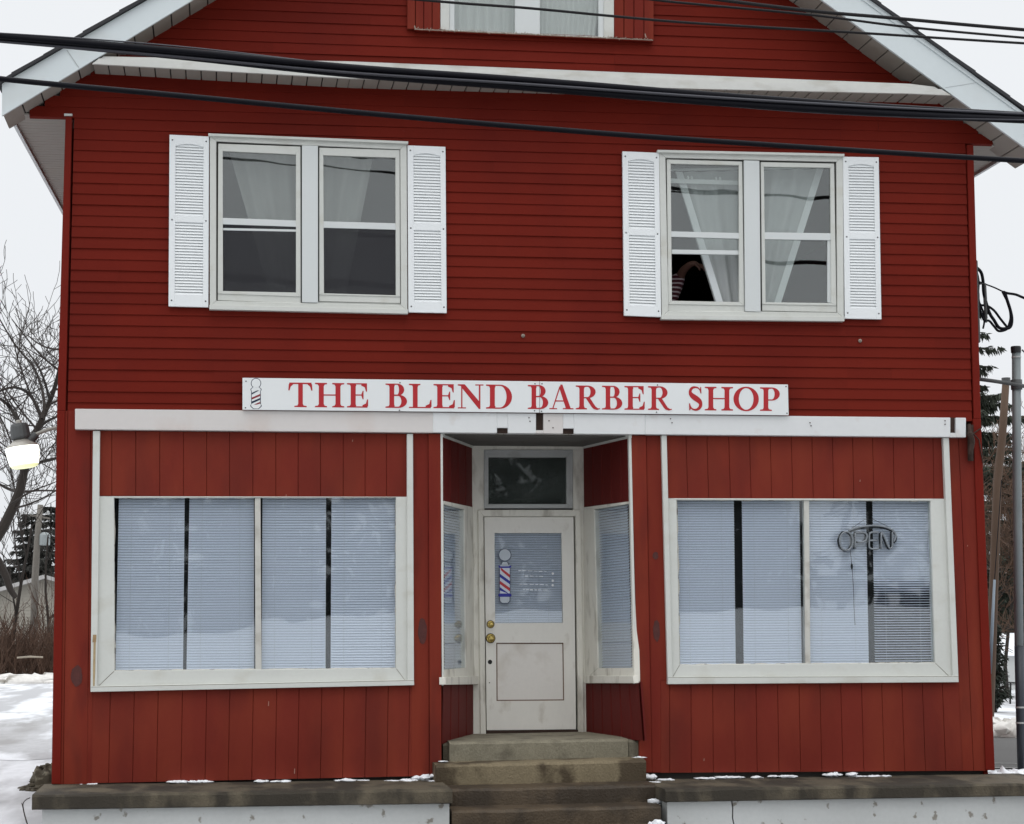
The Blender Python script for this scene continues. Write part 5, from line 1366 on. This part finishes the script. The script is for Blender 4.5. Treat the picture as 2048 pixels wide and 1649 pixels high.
# ---- scraps of snow
sn = MB()
def scrap(px0, px1, py, y, h, seed):
    n = max(3, int((px1-px0)/6)); rr_ = random.Random(seed)
    for i in range(n):
        px = rr_.uniform(px0, px1); c = P(px, py, y+rr_.uniform(-.04, .03)); rr = rr_.uniform(.02, .07)
        sn.lump(c+V((0, 0, -.006)), (rr, rr*rr_.uniform(.6, 1.2), h*rr_.uniform(.15, .65)), seed*50+i, .45, 10, 6, 2.6)
for a in ((160, 190, 1569, .0, .035, 1), (340, 420, 1563, -.03, .028, 2), (515, 570, 1562, -.03, .024, 3), (675, 728, 1560, -.03, .03, 4), (775, 830, 1561, -.05, .03, 5), (826, 862, 1555, -.04, .055, 6), (862, 900, 1562, -.15, .022, 7), (864, 872, 1551, -.1, .05, 8),
          (1299, 1318, 1553, -.10, .05, 9), (1300, 1326, 1565, -.30, .022, 10), (1316, 1350, 1559, -.12, .02, 10), (1400, 1440, 1556, -.06, .018, 11), (1440, 1520, 1554, -.05, .026, 12), (1540, 1590, 1552, -.05, .02, 13), (1650, 1705, 1549, -.05, .045, 14), (1705, 1775, 1552, -.05, .02, 15),
          (1300, 1320, 1602, -.75, .05, 16), (1265, 1310, 1609, -.78, .016, 17), (1298, 1324, 1648, -1.1, .07, 18), (885, 887, 1522, -.1, .02, 19), (1275, 1281, 1514, -.1, .02, 20)):
    scrap(*a)
tag(sn.build("snow_scraps", SNOW, None, smooth=True), "thin white scraps of snow along the wall foot and steps", "snow", None, "stuff")
sn = MB()
for i in range(22):
    px = lerp(1972, 2110, i/21); sn.lump(P(px, 1558+random.uniform(-2, 3), .25), (.09, .14, .07*random.uniform(.7, 1.3)), i, .4, 10, 6, 2)
tag(sn.build("snow_heap", SNOW, None, smooth=True), "low heap of snow at the right end of the ledge", "snow")
# mound of earth and a twig at the left corner
em = MB()
c = PZ(86, 1578, 0); rng = random.Random(6)
for i in range(220):
    a = rng.uniform(0, 6.28); rr = .34*math.sqrt(rng.random())
    em.lump(V((c.x+math.cos(a)*rr*.8+.04, c.y+math.sin(a)*rr, max(.0, (.27-rr*.95)*rng.uniform(.3, 1)))), (rng.uniform(.02, .06), rng.uniform(.02, .06), rng.uniform(.012, .035)), i, .3, 10, 7, 2.0)
em.lump(V((c.x+.06, c.y, .0)), (.20, .24, .25), 50, .3, 26, 16, 3)
tag(em.build("dirt_mound", EARTH, None, smooth=True), "rough mound of dark earth against the left front corner", "mound")
tw = MB()
tw.tube(spline([P(60, 1596, -1.0), P(52, 1600, -1.05), P(46, 1608, -1.1), P(47, 1620, -1.1), P(50, 1633, -1.12), P(55, 1650, -1.1)], 4), [.004]*8+[.006]*13, 6)
tw.tube([P(47, 1620, -1.1), P(43, 1606, -1.15)], [.004, .002], 5)
tag(tw.build("bent_twig", TWIG), "thin bent twig rising from the snow by the left ledge", "twig")

# ================================================================== POLES AT THE RIGHT
yp = .75
pl_ = thing("steel_pole", PZ(2040, 1600, 0) if False else V((P(2046, 1560, yp).x, yp, 0)), "tall grey steel pole with black cap at the right edge", "pole")
pp = [P(2046, 1600, yp), P(2041, 1420, yp), P(2038, 1293, yp)]
foot = V((P(2047, 1640, yp).x, yp, -.05))
MB().tube([foot]+pp, .047, 20).build("lower_pole", POLED, pl_, smooth=True)
MB().tube([P(2038, 1293, yp), P(2036, 1100, yp), P(2033.5, 900, yp), P(2032.5, 706, yp)], .045, 20).build("upper_pole", POLEM, pl_, smooth=True)
MB().lathe(P(2032, 706, yp), (0, 0, 1), [(0, .051), (.052, .053), (.066, .049), (.07, .02)], 20).build("pole_cap", BLACK, pl_)
mb = MB()
for q in (703, 715, 1415, 1446): mb.lathe(P(lerp(2032.5, 2041, (q-700)/740), q, yp), (0, 0, 1), [(-.008, .0485), (.008, .0485)], 20)
mb.build("pole_band", TAPE, pl_)
mb = MB(); mb.tube([P(1945, 757, yp-.02), P(1990, 763, yp), P(2022, 768, yp-.05), P(2060, 775, yp-.05)], .02, 10); mb.lathe(P(2033, 770, yp), (0, 0, 1), [(-.05, .058), (.05, .058)], 20)
mb.tube([P(2044, 700, yp), P(2056, 712, yp)], .008, 6)
mb.build("cross_pipe", LAMPG, pl_, smooth=True)
ylp = 13
wp = thing("leaning_wooden_pole", V((P(1980, 1250, ylp).x, ylp, 0)), "short leaning brown wooden pole behind the steel pole", "pole")
MB().tube([V((P(1974, 1350, ylp).x, ylp, 0)), P(1995, 960, ylp), P(2004, 880, ylp), P(2012, 762, ylp)], [.085, .072, .068, .062], 12).build("pole", WOODP, wp, smooth=True)
MB().lathe(P(2012, 762, ylp), (0, 0, 1), [(-.05, .075), (.05, .075)], 12).build("pole_collar", LAMPG, wp)
gg = MB().tube([P(1989, 1160, 9), P(1984, 1265, 9), P(1980, 1348, 9)], [.02, .026, .026], 8)
go = thing("guy_guard", V((P(1979, 1450, 9).x, 9, 0)), "slanted pale blue guy wire guard behind the right corner", "guard")
gg.build("guard_tube", mat("pale_blue_plastic", (.22, .27, .32), .5), go, smooth=True)
MB().tube([P(1989, 1160, 9), P(1996, 1060, 9), P(2003, 960, 9)], .006, 6).build("guy_wire", CABLE, go); MB().tube([P(1980, 1348, 9), V((P(1979, 1440, 9).x, 9, 0))], .006, 6).build("guy_anchor", CABLE, go)

# ================================================================== TREES AND BACKGROUND
def grow(mb, tw_, p, d, L_, r, lev, rng, maxlev, bend=.25, up=.15, nsub=(2, 4), minr=.006):
    segs = 5 if lev < 2 else 4
    pts = [V(p)]; rads = [r]; dd = V(d).normalized()
    kids = []
    for i in range(segs):
        dd = (dd+V((rng.uniform(-1, 1), rng.uniform(-1, 1), rng.uniform(-1, 1)))*bend*.5+V((0, 0, up*.3))).normalized()
        pts.append(pts[-1]+dd*L_/segs); rads.append(max(minr, r*(1-(i+1)/segs*.55)))
        if lev < maxlev and (i >= 1 or lev > 0):
            for _ in range(rng.randint(*nsub) if i < segs-1 else 2):
                if rng.random() < .62:
                    perp = V((rng.uniform(-1, 1), rng.uniform(-1, 1), rng.uniform(-.35, 1)))
                    kd = (dd*.75+perp.normalized()*.85).normalized()
                    kids.append((pts[-1].copy(), kd, L_*rng.uniform(.42, .68), rads[-1]*rng.uniform(.45, .65)))
    (mb if lev < 2 else tw_).tube(pts, rads, 7 if lev == 0 else (5 if lev < 3 else 3), cap=False)
    for a, b, c_, d_ in kids: grow(mb, tw_, a, b, c_, max(minr, d_), lev+1, rng, maxlev, bend, up, nsub, minr)
def bare_tree(base, h, r, seed, label, lean=(0, 0), maxlev=4, bend=.3, nsub=(1, 3), group="bare trees behind the shop", minr=.008, limbs=None):
    rng = random.Random(seed)
    t = thing("bare_tree", base, label, "tree", group)
    mb, tw_ = MB(), MB()
    grow(mb, tw_, base, V((lean[0], lean[1], 1)), h*.62, r, 0, rng, maxlev, bend, .2, nsub, minr)
    for (p, d, L_, rr) in (limbs or []): grow(mb, tw_, p, d, L_, rr, 1, rng, maxlev, bend, .2, nsub, minr)
    mb.build("trunk", BARK, t, fix=False); tw_.build("crown", TWIG, t, fix=False)
    return t
def gpt(px, y): q = P(px, 1300, y); return V((q.x, y, 0))
# the near crooked tree on the left, its limb rising behind the lamp
YT = 22
nt_ = thing("bare_tree", gpt(-70, YT), "crooked dark bare tree with a heavy limb rising behind the lamp", "tree", "bare trees behind the shop")
mb, tw_ = MB(), MB(); rng = random.Random(11)
sc_ = 1/96.0
main = spline([gpt(-75, YT), P(-70, 1260, YT), P(-40, 1130, YT), P(6, 1055, YT), P(38, 985, YT), P(50, 935, YT), P(64, 880, YT), P(84, 838, YT), P(108, 780, YT), P(128, 700, YT)], 4)
mb.tube(main, [lerp(.165, .03, (i/len(main))**.8) for i in range(len(main))], 9, cap=False)
low = spline([P(-70, 1090, YT), P(-20, 1105, YT), P(8, 1145, YT), P(20, 1178, YT), P(32, 1196, YT)], 4)
mb.tube(low, [lerp(.11, .05, i/len(low)) for i in range(len(low))], 7, cap=False)
for (pth, r0) in (([(64, 880), (40, 850), (20, 815), (-10, 790)], .06), ([(84, 838), (60, 790), (25, 775), (-15, 790)], .045), ([(50, 935), (80, 925), (112, 917), (150, 905)], .05), ([(64, 890), (85, 850), (120, 830), (160, 800)], .04),
                  ([(38, 985), (10, 975), (-30, 950)], .04), ([(84, 838), (88, 800), (70, 740), (30, 690), (0, 640)], .035), ([(100, 800), (80, 740), (45, 690)], .03), ([(20, 1010), (60, 985), (110, 965)], .025)):
    pp_ = spline([P(a, b, YT+rng.uniform(-1, 1)) for a, b in pth], 4)
    mb.tube(pp_, [lerp(r0, r0*.35, i/len(pp_)) for i in range(len(pp_))], 6, cap=False)
    for i in range(2, len(pp_), 1):
        for _ in range(1):
            d = V((rng.uniform(-1, 1), rng.uniform(-1, 1), rng.uniform(-.3, 1)))
            grow(mb, tw_, pp_[i], d, rng.uniform(.7, 1.6), r0*.25, 2, rng, 4, .35, .2, (1, 1), .006)
for i in range(14, len(main), 2):
    d = V((rng.uniform(-1, 1), rng.uniform(-1, 1), rng.uniform(-.1, 1))); grow(mb, tw_, main[i], d, rng.uniform(1.0, 2.0), .025, 2, rng, 4, .3, .2, (1, 1), .006)
mb.build("trunk", BARK, nt_, fix=False); tw_.build("crown", TWIG, nt_, fix=False)
# finer trees behind it
bare_tree(gpt(185, 34), 10.5, .12, 5, "tall fine twigged bare tree close behind the left corner of the shop", (-.22, 0), 4, .2, (1, 2), minr=.006)
bare_tree(gpt(-90, 30), 12.0, .15, 8, "bare tree whose top twigs reach into the sky at the left edge", (.05, 0), 4, .25, (1, 1), minr=.007)
bare_tree(gpt(20, 56), 9, .09, 22, "thin straight sapling left of the beige garage gable", (.01, 0), 3, .12, (1, 3), minr=.010)
bare_tree(gpt(95, 57), 8.5, .07, 23, "thin bare tree between the utility pole and the shop corner", (-.05, 0), 3, .22, (1, 3), minr=.010)
bare_tree(gpt(2070, 44), 8, .10, 31, "bare tree behind the steel pole at the right edge", (-.05, 0), 4, .25, (1, 3), minr=.010)
bare_tree(gpt(2015, 55), 9, .10, 33, "bare tree behind the leaning wooden pole", (.02, 0), 4, .25, (1, 3), minr=.011)

def conifer(base, h, rad, seed, label, m, droop=.35, nwh=26, per=7, top=.05, dens=1.0, name="spruce_tree", group=None, leafl=.28, hang=1.1, z0=.10):
    rng = random.Random(seed)
    t = thing(name, base, label, "tree", group)
    mb = MB(); br_ = MB().tube([base, base+V((0, 0, h*.5)), base+V((0, 0, h))], [h*.018, h*.012, .02], 8)
    for i in range(nwh):
        f = (i+.5)/nwh; z = h*(z0+(1-z0)*f); R = rad*(1-f)**.85*rng.uniform(.85, 1.1)+top
        for j in range(per):
            if rng.random() < .12: continue
            a = rng.uniform(0, 2*math.pi); L_ = R*rng.uniform(.75, 1.1)
            n = max(4, int(L_/.16)); p = base+V((0, 0, z)); pts = [p]
            for k in range(n):
                s_ = (k+1)/n
                q = base+V((math.cos(a)*L_*s_, math.sin(a)*L_*s_, z-droop*L_*s_*(1-.55*s_)))
                pts.append(q)
            br_.tube(pts[::2] if len(pts) > 3 else pts, [.02*(1-x/len(pts))+.006 for x in range(len(pts[::2] if len(pts) > 3 else pts))], 3, cap=False)
            side = V((-math.sin(a), math.cos(a), 0)); fwd = V((math.cos(a), math.sin(a), -.2))
            for k in range(1, len(pts)):
                for _ in range(max(1, int(3*dens))):
                    s_ = k/len(pts)
                    q = pts[k]+V((rng.uniform(-.06, .06), rng.uniform(-.06, .06), rng.uniform(-.04, .04)))
                    d = (side*rng.uniform(-1, 1)*.8+fwd*.5+V((0, 0, rng.uniform(-hang, .1)))).normalized()
                    ln = leafl*rng.uniform(.6, 1.3)*(1.1-.4*s_); wd = ln*.12
                    w_ = d.cross(V((rng.uniform(-1, 1), rng.uniform(-1, 1), rng.uniform(-1, 1)))).normalized()*wd
                    mb.add([q-w_*.5, q+d*ln*.5-w_, q+d*ln, q+d*ln*.5+w_, q+w_*.5], [(0, 1, 2, 3, 4)])
    mb.build("crown", m, t, fix=False); br_.build("trunk", BARK, t, fix=False)
    return t
conifer(gpt(1905, 34), 12.4, 5.0, 3, "large drooping spruce behind the right corner of the shop", NEED, .30, 22, 13, .15, 6.5, leafl=.27, hang=2.6, z0=.14)
conifer(gpt(1987, 17.5), 1.7, .24, 9, "narrow dark evergreen bush in front of the white shed", NEED3, .1, 22, 9, .04, 1.6, "evergreen_bush", None, .13)
for i, (px, y, h, r, lab) in enumerate(((58, 70, 7.0, 2.4, "dark conifer behind the garage roof, left of the utility pole"), (96, 74, 7.6, 2.4, "dark conifer behind the garage roof, nearest the shop corner"), (14, 84, 5.0, 2.4, "low dark conifer far left behind the garage"))):
    conifer(gpt(px, y), h, r, 40+i, lab, NEED2, .3, 20, 9, .3, 3.2, "conifer", "dark conifers behind the garage", .34)
conifer(gpt(2080, 40), 7.0, 2.2, 51, "dark spruce at the right edge behind the steel pole", NEED, .35, 20, 8, .2, 1.2, "spruce_tree", None, .4)

# rust brown shrubs to the right, dead brush to the left
def brush(x0, x1, y0, y1, h, n, seed, m, name, label, cat, kind=None, r=.008):
    rng = random.Random(seed); mb = MB()
    for i in range(n):
        b = V((rng.uniform(x0, x1), rng.uniform(y0, y1), 0)); hh = h*rng.uniform(.5, 1.1)
        d = V((rng.uniform(-.35, .35), rng.uniform(-.35, .35), 1)).normalized()
        p = b; pts = [p]
        for k in range(4):
            d = (d+V((rng.uniform(-.3, .3), rng.uniform(-.3, .3), 0))).normalized(); p = p+d*hh/4; pts.append(p)
            for _ in range(2):
                e_ = (d+V((rng.uniform(-1, 1), rng.uniform(-1, 1), rng.uniform(-.2, .6)))).normalized()
                mb.tube([p, p+e_*hh*.22, p+e_*hh*.36+V((0, 0, hh*.06))], [r*.7, r*.5, r*.35], 3, cap=False)
        mb.tube(pts, [r*1.3, r*1.1, r*.9, r*.7, r*.5], 3, cap=False)
    o = mb.build(name, m, None, fix=False)
    return tag(o, label, cat, None, kind)
a, b = gpt(-120, 50).x, gpt(180, 50).x
brush(a, b, 49, 56, 1.6, 520, 4, BRUSH, "dead_thicket", "brown dead thicket at the far side of the snowy yard", "thicket", "stuff", .016)
a, b = gpt(-120, 52).x, gpt(180, 52).x
brush(a, b, 54, 58, 2.9, 60, 6, BRUSH, "tall_dead_brush", "taller leafless brush in front of the beige garage", "brush", "stuff", .014)
rt_ = thing("rust_brown_tree", gpt(2000, 24), "small rust brown twiggy tree below the spruce at the right", "tree")
rng = random.Random(15); mb, tw_ = MB(), MB()
for k, q in enumerate((1985, 2012, 2040)): grow(mb, tw_, gpt(q, 24+k*.5), V((rng.uniform(-.1, .1), 0, 1)), 3.6, .05, 0, rng, 4, .3, -.1, (2, 3), .007)
mb.build("trunk", BARK, rt_, fix=False); tw_.build("crown", RUSTB, rt_, fix=False)
a, b = gpt(1900, 44).x, gpt(2200, 44).x
brush(a, b, 44, 52, 3.4, 420, 16, RUSTB, "brown_wood_edge", "brown leafless undergrowth beyond the white shed at the right", "undergrowth", "stuff", .02)
brush(-75, 80, 92, 100, 3.6, 900, 21, BRUSH, "distant_wood", "low brown wood along the far edge of the fields", "wood", "stuff", .035)
# fallen pale log and snow bank at the thicket foot
tag(MB().tube([P(34, 1316, 48.5), P(60, 1314, 48.5), P(86, 1315, 48.5)], [.03, .035, .028], 8).build("fallen_log", mat("pale_log_wood", (.30, .26, .21), .9, .2, 4)), "pale snowy log lying in the dead thicket at left", "log")
sn = MB(); rng = random.Random(2)
for i in range(60):
    q = gpt(rng.uniform(-80, 140), rng.uniform(45, 49)); sn.lump(V((q.x, q.y, 0)), (rng.uniform(.3, 1.0), rng.uniform(.2, .5), rng.uniform(.08, .26)), i, .4, 10, 6, 1.5)
tag(sn.build("snow_bank", SNOWB, None, smooth=True), "lumpy old snow bank along the foot of the dead thicket", "snow bank", None, "stuff")
# beige garage
yg = 62
gar = thing("garage", gpt(60, yg), "beige sided garage with a snow dusted low gable behind the yard", "garage")
gz = lambda px, py: P(px, py, yg)
x0g, x1g = gz(-150, 1250).x, gz(330, 1250).x
apx = gz(90, 1158); el = gz(-150, 1226).z; er = gz(330, 1226).z
mb = MB(); nn = 14
mb.prism([V((x0g, yg, -.1)), V((x1g, yg, -.1)), V((x1g, yg, er)), apx, V((x0g, yg, el))], (0, 8, 0))
for i in range(26):
    z = .1+i*.14
    if z < min(el, er)-.05: mb.prism([V((x0g, yg-.02, z)), V((x1g, yg-.02, z)), V((x1g, yg-.004, z+.13)), V((x0g, yg-.004, z+.13))], (0, .02, 0))
    elif z < apx.z-.1:
        t = (apx.z-z-.12)/(apx.z-el); xa, xb = lerp(apx.x, x0g, max(0, t)), lerp(apx.x, x1g, max(0, t))
        mb.prism([V((xa, yg-.02, z)), V((xb, yg-.02, z)), V((xb, yg-.004, z+.13)), V((xa, yg-.004, z+.13))], (0, .02, 0))
mb.build("wall", GARW, gar)
mb = MB(); up = V((0, 0, .16)); f_ = V((0, -.35, 0))
mb.prism([V((x0g-.3, yg, el-.1))+f_, apx+f_, apx+up+f_, V((x0g-.3, yg, el-.1))+up+f_], (0, 9, 0)); mb.prism([V((x1g+.3, yg, er-.1))+f_, apx+f_, apx+up+f_, V((x1g+.3, yg, er-.1))+up+f_], (0, 9, 0))
mb.build("roof", mat("snow_dusted_roof", (.42, .41, .40), .8, .2, 2, .2, 10), gar)
# far utility pole with transformer
yu = 58
up_ = thing("utility_pole", gpt(70, yu), "weathered utility pole with a grey transformer in front of the conifers", "utility pole")
MB().tube([gpt(67, yu), P(70, 1160, yu), P(76, 1060, yu), P(81, 1010, yu)], [.15, .14, .12, .11], 10).build("pole", WOODG, up_, smooth=True)
MB().lathe(P(89, 1091, yu), (0, 0, 1), [(0, .2), (.02, .21), (.40, .21), (.46, .17), (.5, .06)], 16).build("transformer", mat("transformer_grey", (.30, .33, .33), .5), up_)
mb = MB(); mb.tube([P(82, 1020, yu), P(82, 1035, yu)], .05, 8); mb.tube([P(60, 1031, yu), P(100, 1038, yu)], .04, 6); mb.build("crossarm", WOODG, up_)
mb = MB()
for q in (64, 82, 96): mb.lathe(P(q, 1030, yu), (0, 0, 1), [(0, .05), (.1, .06), (.16, .03)], 8)
mb.build("insulator", TAPE, up_)
# white shed, railing, banked snow on the right
ys = 29
sd_ = thing("shed", gpt(2050, ys), "low white shed with a snow covered roof at the right edge", "shed")
s0, s1 = P(2003, 1330, ys).x, P(2140, 1330, ys).x
zt = P(2030, 1311, ys).z; zr_ = P(2030, 1266, ys).z
MB().box((s0, ys, -.05), (s1, ys+3, zt)).build("wall", SHEDW, sd_)
mb = MB(); mb.prism([V((s0-.06, ys-.12, zt-.02)), V((s0-.06, ys+1.5, zr_)), V((s0-.06, ys+3.1, zt-.02))], (s1-s0+.1, 0, 0)); mb.build("snowy_roof", SNOW, sd_, bevel=.04)
yr = 21
rl = thing("handrail", gpt(2021, yr), "thin dark metal handrail in the snow before the white shed", "handrail")
zb_ = 0
MB().tube([P(2002, 1365, yr), P(2022, 1366, yr), P(2080, 1368, yr)], .018, 8).build("top_rail", BLACK, rl)
MB().tube([P(2002, 1369, yr), P(2080, 1372, yr)], .008, 6).build("lower_rail", BLACK, rl)
for q in (2021, 2075): MB().tube([P(q, 1366, yr), V((P(q, 1423, yr).x, yr, 0))], .022, 8).build("post", BLACK, rl)
sn = MB(); rng = random.Random(5)
zz_ = PZ(1990, 1465, 0); 
for i in range(90):
    px = lerp(1900, 2160, i/89); q = PZ(px, rng.uniform(1470, 1478), 0); sn.lump(V((q.x, q.y+rng.uniform(.1, .7), .02)), (rng.uniform(.2, .45), rng.uniform(.2, .4), rng.uniform(.08, .24)), i, .5, 10, 6, 1.8)
tag(sn.build("ploughed_snow_bank", SNOWB, None, smooth=True), "dirty ploughed snow bank along the side road at the right", "snow bank", None, "stuff")
